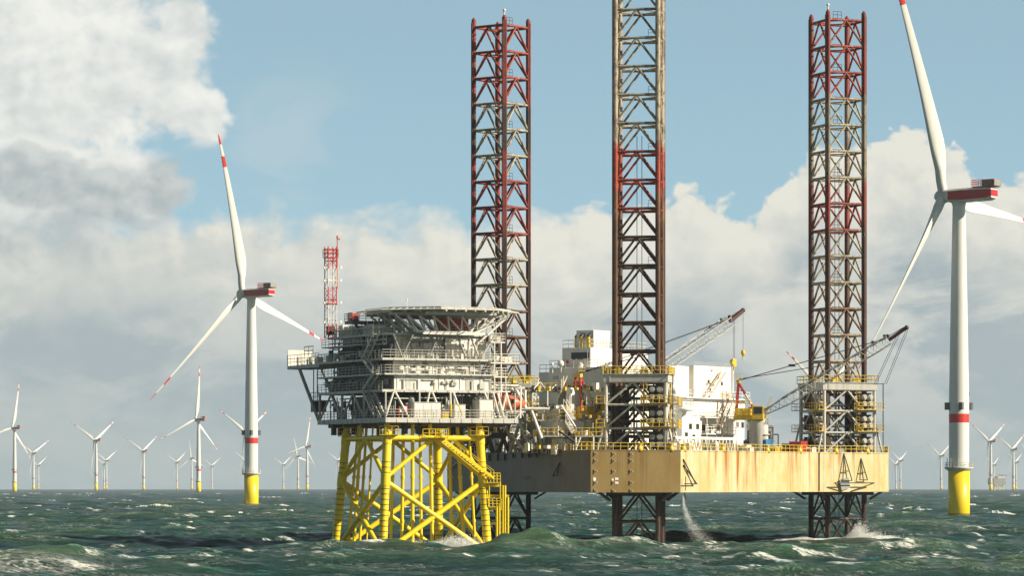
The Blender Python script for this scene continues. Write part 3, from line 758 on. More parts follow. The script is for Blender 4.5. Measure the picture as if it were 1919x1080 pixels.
rail_part(dk4,[(0.05,L,25.75),(0.05,1.1,25.75),(17.5,1.1,25.75),(17.5,6,25.75)])
rail_part(dk2,[(-.15,L-.6,21.5),(-.15,.7,21.5)])
# columns and diagonals of the open cellar level
for xx in (0.2,5.2,10.4,15.4,W-.3):
    for yy in (0.5,7.5,15,L-.4):
        MB().tube((xx,yy,17.7),(xx,yy,21.2),.2 if yy>1 else .14,n=8).build('column',M['pale'],ts)
for a,b_ in (((0.2,.5),(0.2,7.5)),((0.2,7.5),(0.2,15)),((.2,15),(.2,L-.4))):
    MB().tube((a[0],a[1],17.7),(b_[0],(a[1]+b_[1])/2,21.2),.15,n=7).tube((b_[0],b_[1],17.7),(b_[0],(a[1]+b_[1])/2,21.2),.15,n=7).build('truss_diagonal',M['pale'],ts)
for x0_,x1_ in ((1.4,.2),(1.6,3.6),(6.7,5.9),(7.1,8.6),(14.9,16.6),(16.2,17.2),(18.2,17.4)):
    MB().tube((x0_,.5,21.2),(x1_,.5,17.8),.15,n=7).build('truss_diagonal',M['white'],ts)
# dark interior machinery of the cellar level
m_=MB(); r2=random.Random(3)
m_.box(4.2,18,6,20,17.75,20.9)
for i in range(26):
    x0_=r2.uniform(.9,15); y0_=r2.uniform(1.6,20); m_.boxc((x0_,y0_,17.72+r2.uniform(.4,1.2)),(r2.uniform(.5,1.6),r2.uniform(.5,1.6),r2.uniform(.8,2.2)))
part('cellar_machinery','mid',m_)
# solid walls of the modules (ribbed)
def wall(name,mat,x0,x1,y0,y1,z0,z1,rib=.9):
    m_=MB(); m_.box(x0,x1,y0,y1,z0,z1)
    k=x0+.4
    while k<x1-.1: m_.box(k,k+.07,y0-.09,y0-.001,z0+.05,z1-.05); k+=rib
    k=y0+.5
    while k<y1-.1: m_.box(x0-.09,x0-.001,k,k+.07,z0+.05,z1-.05); k+=rib
    o=part(name,mat,m_)
    MB().box(x0-.13,x0-.1,y0+.05,y1-.05,z0+.05,z1-.05).build('side_shade_panel',M['side_shade'],o)  # thin dark sheet added to deepen the shade on this side
    return o
M['side_shade']=paint('painted_side_shade',(.20,.215,.22),.5,.3,dirt=(.09,.09,.09))  # dark grey that paints shade onto the side walls
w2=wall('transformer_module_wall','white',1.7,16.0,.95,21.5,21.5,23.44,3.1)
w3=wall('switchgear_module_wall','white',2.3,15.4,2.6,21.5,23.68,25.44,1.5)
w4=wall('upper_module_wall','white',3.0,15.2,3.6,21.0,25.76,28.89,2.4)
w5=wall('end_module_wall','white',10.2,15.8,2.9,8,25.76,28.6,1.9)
# doors, hatches, louvres, windows
def panel(par,name,mat,x,z,w_,h_,y,t=.05): return MB().box(x,x+w_,y-t,y-.003,z,z+h_).build(name,M[mat],par)
for x_,z_ in ((9.9,22.2),(7.2,22.3)): panel(w2,'hatch','grey',x_,z_,.55,.55,.95)
for x_ in (3.4,12.3,14.4): panel(w2,'door','pale',x_,21.55,.8,1.75,.95)
for x_,z_ in ((3.2,24.2),(5.3,24.3),(9.4,24.4),(12.0,24.1)): panel(w3,'louvre','grey',x_,z_,.8,.7,2.6)
for x_ in (6.6,14.0): panel(w3,'door','grey',x_,23.7,.75,1.6,2.6)
for x_,z_ in ((4.0,26.5),(5.8,27.2),(8.1,26.4)): panel(w4,'louvre','mid',x_,z_,.9,.8,3.6)
for x_ in (11.0,11.6,12.2): panel(w5,'sign_mark','dark',12.9+(x_-11)*.75,27.0,.32,.28,2.9)
def panelx(par,name,mat,y,z,w_,h_,x): return MB().box(x-.19,x-.133,y,y+w_,z,z+h_).build(name,M[mat],par)
for y_,z_ in ((4,22.0),(8,22.1),(12,22),(16.5,22.2)): panelx(w2,'louvre','mid',y_,z_,1.6,1.0,1.7)
for y_,z_ in ((6,24.1),(11,24.2),(17,24.2)): panelx(w3,'louvre','dark',y_,z_,1.2,.8,2.3)
# clutter: ducts, pipes, cable trays, boxes on every walkway
r3=random.Random(21)
def clutter(zf,h,y0,x0,x1,n,mat,name='pipework'):
    m_=MB()
    for i in range(n):
        a=r3.uniform(x0,x1); t=r3.random()
        if t<.35: m_.tube((a,y0,zf),(a,y0,zf+h*r3.uniform(.5,1)),r3.uniform(.05,.12),n=6)
        elif t<.6:
            b_=min(x1,a+r3.uniform(1,4)); zz=zf+h*r3.uniform(.3,.95); m_.tube((a,y0,zz),(b_,y0,zz),r3.uniform(.05,.11),n=6); m_.tube((b_,y0,zz),(b_,y0,zf),.06,n=6)
        elif t<.85: m_.boxc((a,y0,zf+h*r3.uniform(.2,.7)),(r3.uniform(.3,.9),.3,r3.uniform(.3,.8)))
        else: m_.sphere((a,y0,zf+h*.5),r3.uniform(.18,.3),8)
    return part(name,mat,m_)
clutter(17.75,3.0,1.5,1.5,18.5,44,'pale'); clutter(17.75,3.2,2.6,1,18,30,'grey','cable_tray')
clutter(21.5,1.9,.8,2,16,14,'pale'); clutter(23.7,1.6,2.1,3,15,40,'white'); clutter(25.8,2.9,3.1,3.2,10,46,'pale'); clutter(25.8,2.8,2.4,10,16,30,'white')
def cluttery(zf,h,x0,y0,y1,n,mat,name='pipework'):
    m_=MB()
    for i in range(n):
        a=r3.uniform(y0,y1); t=r3.random()
        if t<.4: m_.tube((x0,a,zf),(x0,a,zf+h*r3.uniform(.5,1)),r3.uniform(.05,.12),n=6)
        elif t<.65:
            b_=min(y1,a+r3.uniform(1,5)); zz=zf+h*r3.uniform(.3,.95); m_.tube((x0,a,zz),(x0,b_,zz),r3.uniform(.05,.12),n=6)
        else: m_.boxc((x0,a,zf+h*r3.uniform(.2,.7)),(.35,r3.uniform(.4,1.3),r3.uniform(.3,.9)))
    return part(name,mat,m_)
cluttery(21.5,1.8,1.2,1,21,50,'grey'); cluttery(23.7,1.6,1.5,2,21,50,'mid'); cluttery(25.8,2.8,2.2,3,21,60,'mid'); cluttery(21.5,1.7,.4,1,22,30,'mid'); cluttery(25.8,2.2,1.2,2,22,30,'dark'); cluttery(17.75,3.1,1.4,1,22,40,'mid','cable_tray'); cluttery(25.8,1.2,.5,2,22,16,'pale')
# roof equipment seen left of the helideck: coolers, rails, boxes, pipes in two rows
for row,xr in enumerate((1.9,4.0)):
    y_=8.5
    while y_<20:
        wd=r3.uniform(.9,1.8); MB().bevbox(xr,xr+1.4,y_,y_+wd,29.22,29.2+r3.uniform(.8,1.7),.05).tube((xr+.3,y_+.3,29.2),(xr+.3,y_+.3,31.0+r3.uniform(-.3,.4)),.06,n=6).build('roof_cooler',M['white'],dk5); y_+=wd+r3.uniform(.2,.6)
rail_part(dk5,[(1.25,L-1.1,29.2),(1.25,2.7,29.2),(16.3,2.7,29.2)])
m_=MB()
for i in range(30):
    a=r3.uniform(3,22); m_.tube((1.5,a,27.6),(1.5,a,29.2+r3.uniform(0,1.4)),.06,n=5)
for z_ in (27.7,28.3,30.0): m_.tube((1.3,3,z_),(1.3,22,z_),.12,n=6)
m_.build('pipework',M['pale'],ts)
m_=MB(); m_.box(.4,1.3,9,22.6,27.7,27.85); o=m_.build('side_gallery',M['pale'],ts); rail_part(o,[(.4,22.6,27.85),(.4,9,27.85)],h=1.0)
# cantilever walkway to the left/back with raking strut
m_=MB(); m_.box(.2,4.0,L+.003,34.6,25.42,25.6)
for yy in (L,29,34.4): m_.box(.2,4.0,yy+.02,yy+.2,25.1,25.41)
m_.box(.2,.42,L+.21,34.35,25.12,25.415); m_.box(3.8,4.0,L+.21,34.35,25.12,25.415)
cw=m_.build('cantilever_walkway',M['pale'],ts)
rail_part(cw,[(.2,L,25.6),(.2,34.6,25.6),(4,34.6,25.6),(4,L,25.6)],h=1.5)
MB().box(.25,3.9,34.45,34.58,25.62,27.9).build('end_screen',M['white'],cw)
m_=MB()
for i in range(7): yy=24+i*1.45; m_.boxc((r3.uniform(1,3),yy,26.1),(.8,.7,r3.uniform(.6,1.4)))
m_.rail([(1,27,27),(1,30.2,27)],1.2,.07,1.6,(.5,)); m_.build('walkway_equipment',M['pale'],cw)
MB().tube((.3,L+7.2,25.1),(.3,L-.1,17.3),.24,n=10).build('raking_strut',M['grey'],ts)
MB().tube((3.8,L+7.2,25.1),(3.8,L-.1,17.3),.24,n=10).build('raking_strut',M['grey'],ts)
MB().box(.3,2.3,L+.1,L+3.1,20.3,20.5).box(.3,2.3,L+2.2,L+3.1,18.9,20.29).rail([(.3,L,20.5),(.3,L+3,20.5)],1.1,.04).build('small_side_platform',M['mid'],ts)
for yy in (L+1,L+2.3): MB().tube((.4,yy,20.5),(.4,yy,25.1),.08,n=6).build('hanger',M['grey'],ts)
# zig-zag stairs on the shaded face
for (ya,za,yb,zb) in ((1.6,17.8,5.6,21.4),(5.4,21.6,2.0,23.6),(2.2,23.7,5.8,25.7),(5.6,25.8,2.0,29.1)):
    MB().stairs((-.95,ya,za),(-.95,yb,zb),.9,(1,0,0)).build('stair_flight',M['pale'],ts)
m_=MB()
for z_,y_ in ((21.3,5.2),(23.5,.9),(25.5,5.4)): m_.box(-1.0,-.22,y_,y_+1.4,z_,z_+.12)
m_.build('stair_landing',M['pale'],ts)
# panels between decks on shaded face, dangling supports below main deck
m_=MB()
for i in range(44):
    a=r3.uniform(.6,W-1); b_=r3.uniform(.6,L-1); m_.piece().tube((a,b_,17.05),(a,b_,16.0+r3.uniform(-.6,.6)),.08,n=5)
    if i%3==0: m_.piece().boxc((a,b_,16.3),(.6,.6,1.5))
m_.parts('hanging_pipe',M['dark'],ts)
m_=MB()
for yy in (3,9,15,20): m_.box(.4,W-.4,yy,yy+.35,16.55,17.04)
m_.build('deck_girder',M['mid'],ts)
# front gear on the main deck, each its own thing
def on_ts(x_,y_,z_): v=TM@Vector((x_,y_,0)); return (v.x,v.y,z_)
def cabinet(label,x0,x1,y0,y1,z0,z1,mat,doors=2,cat='cabinet'):
    c=thing('equipment_cabinet',label,cat,on_ts((x0+x1)/2,(y0+y1)/2,z0),TA,'cabinets on the substation deck')
    w_=(x1-x0)/2; d_=(y1-y0)/2
    MB().bevbox(-w_,w_,-d_,d_,z0,z1,.05).build('housing',M[mat],c)
    for k in range(doors):
        a=-w_+.1+k*(2*w_-.2)/doors; MB().box(a+.04,a+(2*w_-.2)/doors-.04,-d_-.04,-d_-.002,z0+.12,z1-.15).build('door',M[mat],c)
    MB().box(-w_-.04,w_+.04,-d_-.08,d_+.02,z1+.003,z1+.08).build('lid',M['pale'],c)
    return c
cabinet('wide white cabinet on the substation main deck below the railing, left of the yellow locker',4.3,8.3,.35,1.9,17.72,19.75,'white',3)
cabinet('white panel cabinet between the yellow-striped struts and the open shelter on the main deck',10.3,12.0,.35,1.5,17.72,19.5,'white',1)
cabinet('small yellow locker beside the wide white cabinet on the main deck',8.4,9.5,.3,1.0,17.72,18.5,'yellow',1,'locker')
cabinet('tall white shelter under the deck edge near the lifeboat',14.0,16.1,.3,2.4,17.72,20.2,'white',1)
m_=thing('safety_frame','small red and white framed rack on the substation main deck behind the railing','rack',on_ts(2.9,.7,17.72),TA)
MB().beam((-.6,0,17.75),(-.6,0,19.3),.12).beam((.6,0,17.75),(.6,0,19.3),.12).beam((-.6,0,19.3),(.6,0,19.3),.12).beam((-.6,0,18.3),(.6,0,18.3),.12).build('frame',M['red'],m_)
MB().box(-.5,.5,-.05,.05,18.4,19.2).build('panel',M['white'],m_)
for x_ in (9.5,11.3): pass
m_=MB(); m_.tube((9.75,.45,21.2),(9.85,.45,17.9),.16,n=8); m_.tube((10.2,.45,21.2),(11.6,.45,17.9),.16,n=8); st_=m_.build('yellow_striped_strut',M['white'],ts)
m_=MB(); m_.tube((9.8,.45,19.6),(9.845,.45,18.0),.18,n=8); m_.tube((10.9,.45,19.6),(11.55,.45,18.0),.18,n=8); m_.build('yellow_band',M['yellow'],st_)
# V braces under the helideck support on the lit face
for pts in (((8.2,28.9),(7.0,25.9)),((11.0,28.9),(12.5,25.9)),((12.8,28.9),(12.8,25.9)),((13.0,28.9),(14.5,25.9)),((16.6,28.9),(14.7,25.9)),((1.5,28.9),(3.0,25.9)),((4.4,28.9),(3.0,25.9))):
    (a,za),(b_,zb)=pts; MB().tube((a,.9,za),(b_,1.3,zb),.15,n=8).build('bracket_brace',M['grey' if a<12 else 'pale'],ts)
for a in (6.9,14.6): MB().boxc((a,1.3,26.0),(.6,.4,.6)).build('gusset',M['mid'],ts)
# right end galleries
for z_,x1_ in ((25.2,20.4),(21.3,19.0),(28.0,18.2),(23.3,18.6)):
    m_=MB(); m_.box(16.0,x1_,.8,4.5,z_,z_+.15); o=m_.build('end_gallery',M['white'],ts)
    rail_part(o,[(16.0,.8,z_+.15),(x1_,.8,z_+.15),(x1_,4.5,z_+.15)],'white',1.15,.045,.8)
    m_=MB()
    for i in range(5): m_.boxc((r3.uniform(16.4,x1_-.4),r3.uniform(1.2,3.5),z_+.6),(.5,.5,r3.uniform(.5,1.1)))
    m_.build('gallery_equipment',M['white'],o)
for xx,yy in ((17.6,.9),(16.6,.9),(18.3,.9),(17.6,4.4)): MB().tube((xx,yy,17.7),(xx,yy,28.0 if xx<18 else 23.3),.11,n=8).build('gallery_post',M['white'],ts)
# helideck
hx,hy=10.5,6.0
hd=MB(); oc=[(hx+9.9*math.cos(PI/8+k*PI/4),hy+9.9*math.sin(PI/8+k*PI/4)) for k in range(8)]
hd.prism(oc,32.35,32.6); helideck=hd.build('helideck',M['pale'],ts)
m_=MB()
for k in range(8):
    a=Vector(oc[k]+(32.45,)); b_=Vector(oc[(k+1)%8]+(32.45,)); c_=Vector((hx,hy,32.45))
    oa=c_+(a-c_)*1.12-Vector((0,0,.25)); ob=c_+(b_-c_)*1.12-Vector((0,0,.25))
    m_.tube(oa,ob,.08,n=5)
    for t in range(9):
        m_.tube(a.lerp(b_,t/8),oa.lerp(ob,t/8),.06,n=5)
    for s_ in (.35,.7):
        m_.tube(a.lerp(oa,s_),b_.lerp(ob,s_),.035,n=4)
m_.build('safety_net',M['white'],helideck)
m_=MB()
for k in range(13):
    xx=hx-8.7+k*1.45; hw=9.0-max(0,abs(xx-hx)-3.75)
    m_.box(xx-.12,xx+.12,hy-hw,hy+hw,31.95,32.34)
for yy in (-7.5,-3.75,0,3.75,7.5):
    hw=9.0-max(0,abs(yy)-3.75); m_.box(hx-hw,hx+hw,hy+yy-.15,hy+yy+.15,31.6,31.94)
m_.build('deck_beam',M['pale'],helideck)
m_=MB()
for y_ in (-4,0,4,8):
    yb=hy+y_
    m_.beam((hx-5.2,yb,29.4),(hx+4.2,yb,29.4),.35,.35)
    xs=[-8.2,-6.4,-4.6,-2.6,-.4,1.8,4.0,6.2,8.6] if abs(y_)<5 else [-5.2,-4.6,-3.6,-2.2,-.4,1.6,3.4,4.8,5.2]
    lo=[-5.0,-3.7,-1.9,-.1,1.6,3.2,4.0]
    for i_ in range(7):
        m_.tube((hx+xs[i_],yb,31.6),(hx+lo[i_],yb,29.5),.15,n=7); m_.tube((hx+xs[i_+1],yb,31.6),(hx+lo[i_],yb,29.5),.15,n=7)
    m_.tube((hx+xs[8],yb,31.6),(hx+4.1,yb,29.5),.18,n=7); m_.tube((hx+xs[8],yb,31.6),(hx+4.1,yb,27.9),.16,n=7)
m_.build('support_truss',M['white'],ts)
MB().box(hx-5.0,hx+4.2,-.1,.35,28.95,29.35).build('support_girder',M['white'],ts)
for x0_,x1_ in ((9.4,10.6),(10.9,12.4),(12.6,13.7)): MB().bevbox(x0_,x1_,2.9,4.4,29.25,31.3).build('red_foam_cabinet',M['red'],ts)
# stepped access platform at the left end of the helideck
m_=MB(); m_.box(.2,7.2,11.5,14.2,30.75,31.15); ap=m_.build('helideck_access_platform',M['mid'],ts)
rail_part(ap,[(7.2,11.5,31.15),(.2,11.5,31.15),(.2,14.2,31.15)],'pale',1.0,.05,1.0)
MB().tube((2.0,11.8,30.8),(4.2,11.8,29.2),.12,n=6).tube((1.0,12.5,30.8),(3.4,12.5,27.5),.2,n=8).build('platform_strut',M['mid'],ap)
rb=thing('foam_monitor_box','red fire equipment box at the left tip of the helideck platform','fire box',on_ts(.9,12.8,31.15),TA)
MB().bevbox(-.6,.6,-.5,.5,31.16,32.3,.05).build('housing',M['red'],rb); MB().box(-.45,.45,-.54,-.51,31.3,32.15).build('door',M['red'],rb)
m_=MB(); m_.bevbox(4.2,9.2,1.5,2.6,28.2,28.9); part('duct','grey',m_)
m_=MB()
for k in range(5): m_.tube((2.2+k*1.5,1.6,29.2),(2.6+k*1.4,4.5,31.6),.1,n=6)
part('strut_fan','pale',m_)
# antennas, lamp posts
for x_,y_,z0_,z1_ in ((6.3,7,29.2,33.9),(16.9,1.0,28.2,30.6),(2.5,6,29.2,31.8)): MB().tube((x_,y_,z0_),(x_,y_,z1_),.05,n=5).sphere((x_,y_,z1_),.14,8).build('lamp_post',M['white'],ts)
# lattice mast
mx,my,_=on_ts(1.3,21.6,0)
ms=thing('lattice_mast','red and white banded lattice mast with whip antenna above the left end of the substation','mast',(mx,my,29.1),TA)
m_=MB(); s_=.62
for a in (-1,1):
    for b_ in (-1,1): m_.tube((a*s_,b_*s_,29.1),(a*s_,b_*s_,41.9),.075,n=6)
for k in range(14):
    z0_=29.1+k*.9; z1_=z0_+.9; f=1 if k%2 else -1
    for (ax,ay),(bx_,by_) in (((-s_,-s_),(s_,-s_)),((-s_,s_),(s_,s_)),((-s_,-s_),(-s_,s_)),((s_,-s_),(s_,s_))):
        a_=(ax,ay) if f>0 else (bx_,by_); b2=(bx_,by_) if f>0 else (ax,ay)
        m_.tube((a_[0],a_[1],z0_),(b2[0],b2[1],z1_),.04,n=5)
        if k%3==0: m_.tube((ax,ay,z0_),(bx_,by_,z0_),.05,n=5)
m_.build('lattice',M['mastp'],ms)
m_=MB(); m_.box(-.8,.8,-.8,.8,40.3,40.4); m_.rail([(-.8,-.8,40.4),(.8,-.8,40.4),(.8,.8,40.4),(-.8,.8,40.4),(-.8,-.8,40.4)],1.1,.05,.8); m_.box(-.8,.8,-.8,.8,33.9,34.0); m_.build('mast_platform',M['mastp'],ms)
MB().tube((.8,-.5,36),(.8,-.5,43.2),.06,n=6).tube((.7,-.5,43.1),(1.2,-.5,42.9),.1,n=6).sphere((.8,-.5,43.3),.14,8).build('whip_antenna',M['red'],ms)
m_=MB()
for z_ in (31.3,34.0,37.1,38.9): m_.tube((-1.3,-.6,z_),(1.4,-.6,z_),.04,n=5); m_.boxc((1.3,-.6,z_+.1),(.25,.2,.35)); m_.boxc((-1.2,-.6,z_),(.2,.2,.3))
m_.build('antenna_arm',M['white'],ms)
MB().boxc((0,0,30.2),(.9,.9,1.2)).build('base_cabinet',M['dark'],ms)
# lifeboat
lbx=on_ts(19.3,2.2,0); lb=thing('lifeboat','orange enclosed lifeboat hanging at the right end of the substation above the main deck','lifeboat',(lbx[0],lbx[1],19.0),TA)
rings=[]
for t,wd,zt,zb in ((-2.6,.3,20.0,19.6),(-2.3,1.0,20.6,19.2),(-1.3,1.35,20.95,18.9),(.2,1.45,21.0,18.8),(1.4,1.25,20.8,18.9),(2.2,.8,20.4,19.2),(2.7,.15,20.0,19.7)):
    c=(zt+zb)/2; hgt=(zt-zb)/2; rings.append([(t,wd*math.cos(a),c+hgt*math.sin(a)) for a in [2*PI*i/16 for i in range(16)]])
MB().loft(rings[::-1]).build('hull',M['orange'],lb)
MB().bevbox(-1.9,-.6,-.5,.5,20.7,21.4,.2).build('cockpit',M['orange'],lb)
MB().box(-.4,.3,-1.475,-1.40,19.8,20.4).build('side_hatch',M['dark'],lb)
MB().tube((-1.6,0,21.3),(-1.6,0,22.3),.04,n=5).build('fall_wire',M['cable'],lb); MB().tube((1.4,0,20.8),(1.4,0,22.3),.04,n=5).build('fall_wire',M['cable'],lb)
m_=MB()
for x_ in (17.3,20.6): m_.beam((x_,1.0,17.8),(x_+.1,1.0,22.0),.2); m_.beam((x_,1.0,22.1),(x_,3.4,22.1),.2)
m_.beam((17.2,2.2,22.3),(20.9,2.2,22.3),.22); m_.beam((17.8,.3,17.8),(16.9,.5,21.2),.2); m_.beam((19.0,.3,18.5),(18.2,.5,21.3),.2); part('lifeboat_davit','white',m_)

# ------------------------------------------------------------------ jack-up rig
HP=[(10.8,490),(23.3,494),(45.4,528),(56.6,537),(57.6,551),(50,560),(0,568),(-9,563),(-9.9,547)]
hull=thing('jackup_hull','long rust-streaked cream jack-up hull raised above the sea on lattice legs','jack-up hull',(24,526,7.6))
ho=Vector((24,526,0))
HZ0,HZ1=7.62,13.5
def hp(i): return Vector((HP[i][0]-ho.x,HP[i][1]-ho.y,0))
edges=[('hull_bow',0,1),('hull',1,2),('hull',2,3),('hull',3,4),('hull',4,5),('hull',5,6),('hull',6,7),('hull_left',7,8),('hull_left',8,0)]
# top and bottom plates, then each side plate
m_=MB(); pl=[(hp(i).x,hp(i).y) for i in range(9)]
cx_=sum(p[0] for p in pl)/9; cy_=sum(p[1] for p in pl)/9
def shr(p,k=.12):
    d=Vector((cx_-p[0],cy_-p[1])); d.normalize(); return (p[0]+d.x*k,p[1]+d.y*k)
m_.prism([shr(p) for p in pl],HZ0+.01,HZ1-.35); m_.build('hull_body',M['dark'],hull)
m_=MB(); m_.prism([shr(p,.1) for p in pl],HZ1-.34,HZ1-.30); m_.build('deck_plating',M['mid'],hull)
sides=[]
for mt,i,j in edges:
    a=hp(i); b_=hp(j); d=(b_-a).normalized(); nrm=Vector((d.y,-d.x,0))
    m_=MB(); zt=HZ1 if mt!='hull_left' else HZ1-.0
    q=[a,b_,b_-nrm*.2-d*.2,a-nrm*.2+d*.2]; m_.prism([(p.x,p.y) for p in q],HZ0,zt)
    # faint stiffener bulges and top lip
    lip=[a+nrm*.06,b_+nrm*.06,b_+nrm*.003,a+nrm*.003]; m_.prism([(p.x,p.y) for p in lip],zt-.16,zt-.02)
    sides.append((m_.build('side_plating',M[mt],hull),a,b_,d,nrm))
# vertical weld seams: real thin strips
for k,(si,ts_) in enumerate(((1,(.13,.33,.55,.78,.965)),(0,(.3,.62)),(2,(.06,.5)))):
    o,a,b_,d,nrm=sides[si]; m_=MB()
    for t in ts_: p=a.lerp(b_,t); m_.beam(p+nrm*.01+Vector((0,0,HZ0+.1)),p+nrm*.012+Vector((0,0,HZ1-.2)),.02,.025)
    m_.build('weld_seam',M['hull'],o)
o,a,b_,d,nrm=sides[1]
MB().tube(b_-d*.25+nrm*.1+Vector((0,0,HZ0+.1)),b_-d*.25+nrm*.1+Vector((0,0,HZ1)),.09,n=8).build('drain_pipe',M['dark'],o)
# yellow railings around the deck edge
o_,a0,b0_,_,_=sides[0]
for si,step in ((0,1.1),(1,1.25),(2,1.1),(3,1.5),(8,2.0)):
    o,a,b_,d,nrm=sides[si]; i_=-nrm*.15+Vector((0,0,HZ1))
    MB().rail([a+i_,b_+i_],.95,.045,step,(.5,)).build('deck_railing',M['yellow'],o)
# pad eyes and plates on the bow face
o,a,b_,d,nrm=sides[0]
for t in (.045,.245,.44):
    for z_ in (13.05,12.1,10.65,9.1,7.95):
        p=a.lerp(b_,t)+nrm*.1; m_=MB(); m_.boxc((p.x,p.y,z_),(.28,.16,.3)); m_.tube(p+Vector((.1,0,z_-.05)),p+Vector((.28,-.2,z_-.15)),.09,n=6); m_.build('pad_eye',M['beige'],o)
for t,z_,w_,h_ in ((.04,9.3,.36,.75),(.24,9.25,.3,.6),(.285,9.5,.5,.3),(.285,8.95,.5,.3)):
    p=a.lerp(b_,t)+nrm*.03; m_=MB(); m_.beam(p-d*w_/2+Vector((0,0,z_)),p+d*w_/2+Vector((0,0,z_)),.05,h_); m_.build('marking_plate',M['white'],o)
for si,ts_ in ((1,(.03,.3,.62,.86)),(2,(.25,.7)),(0,(.55,.9))):
    o,a,b_,d,nrm=sides[si]
    for t in ts_:
        p=a.lerp(b_,t)-nrm*.3; m_=MB(); m_.lathe([(0,HZ1-.2),(.45,HZ1-.2),(.45,HZ1+.25),(.3,HZ1+.45),(.3,HZ1+.7),(.45,HZ1+.8),(0,HZ1+.85)],c=(p.x,p.y),n=14); m_.build('bollard',M['yellow'],o)
# anchor racks: triangular tube frames standing out from the side
def tri(si,t,z0,w_,h_,outm,lean=0,mat='dark'):
    o,a,b_,d,nrm=sides[si]; p=a.lerp(b_,t)
    A=p-d*w_/2+nrm*outm+Vector((0,0,z0)); B=p+d*w_/2+nrm*outm+Vector((0,0,z0)); C=p+d*lean+nrm*.05+Vector((0,0,z0+h_))
    m_=MB(); m_.tube(A,C,.09,n=6); m_.tube(B,C,.09,n=6); m_.tube(A.lerp(C,.35),B.lerp(C,.35),.08,n=6); m_.tube(A,B,.08,n=6); m_.build('anchor_rack',M[mat],o)
tri(2,.36,9.3,1.9,4.0,.6,-.2,'dark'); tri(2,.60,9.4,1.6,3.2,.5,-.1,'dark')
o,a,b_,d,nrm=sides[2]; p=a.lerp(b_,.47)+nrm*1.0
MB().tube(p-d*4.6+Vector((0,0,8.95)),p+d*3.6+Vector((0,0,8.95)),.09,n=6).tube(p-d*4.6+Vector((0,0,8.95)),p-d*2.2-nrm*.9+Vector((0,0,7.7)),.08,n=6).tube(p+d*3.6+Vector((0,0,8.95)),p-d*.4-nrm*.9+Vector((0,0,7.7)),.08,n=6).build('anchor_bolster',M['dark'],o)
m_=MB(); p=a.lerp(b_,.34)+nrm*.35; m_.beam(p-d*.9+Vector((0,0,8.6)),p+d*.9+Vector((0,0,9.0)),.1,1.6); m_.build('anchor_bolster_plate',M['grey'],o)
o,a,b_,d,nrm=sides[1]; p=a+d*.5+nrm*.5
m_=MB(); m_.tube(p+Vector((0,0,8.8))-d*.3,p+d*3.2+Vector((0,0,8.8)),.08,n=6); m_.tube(p+d*2.8+Vector((0,0,8.8)),p+d*.1-nrm*.4+Vector((0,0,12.2)),.09,n=6); m_.tube(p+d*3.1+Vector((0,0,8.8)),p+d*.1-nrm*.4+Vector((0,0,11.4)),.09,n=6); m_.tube(p+Vector((0,0,7.9)),p+Vector((0,0,9.8)),.06,n=6); m_.build('anchor_rack',M['dark'],o)
# left-hand anchor rack and fender ribs on the shaded side
tri(8,.80,9.9,1.6,1.9,.7,.3,'black')
o,a,b_,d,nrm=sides[8]
m_=MB()
for t in (.42,.47,.53,.58,.64,.70,.75,.8): p=a.lerp(b_,t-.15)+nrm*.12; m_.beam(p+Vector((0,0,12.2+.4*(t>.6))),p+Vector((0,0,13.2)),.45,.2)
m_.build('fender_rib',M['black'],o)
MB().tube(a.lerp(b_,.02)+nrm*.4+Vector((0,0,11.0)),a.lerp(b_,.18)+nrm*.2+Vector((0,0,13.3)),.13,n=7).build('raking_pipe',M['pale'],o)
m_=MB()
for t in (.56,.6,.585): p=a.lerp(b_,t)+nrm*.04; m_.beam(p+Vector((0,0,9.5)),p+Vector((0,0,9.9)),.2,.04)
m_.build('draught_marks',M['pale'],o)
# pipe outlet under hull
m_=MB(); q=Vector((23.9-ho.x,495.3-ho.y,0)); m_.path([q+Vector((0,0,7.7)),q+Vector((.1,0,7.2)),q+Vector((.25,0,6.7))],.11,6); m_.build('outlet_pipe',M['dark'],hull)

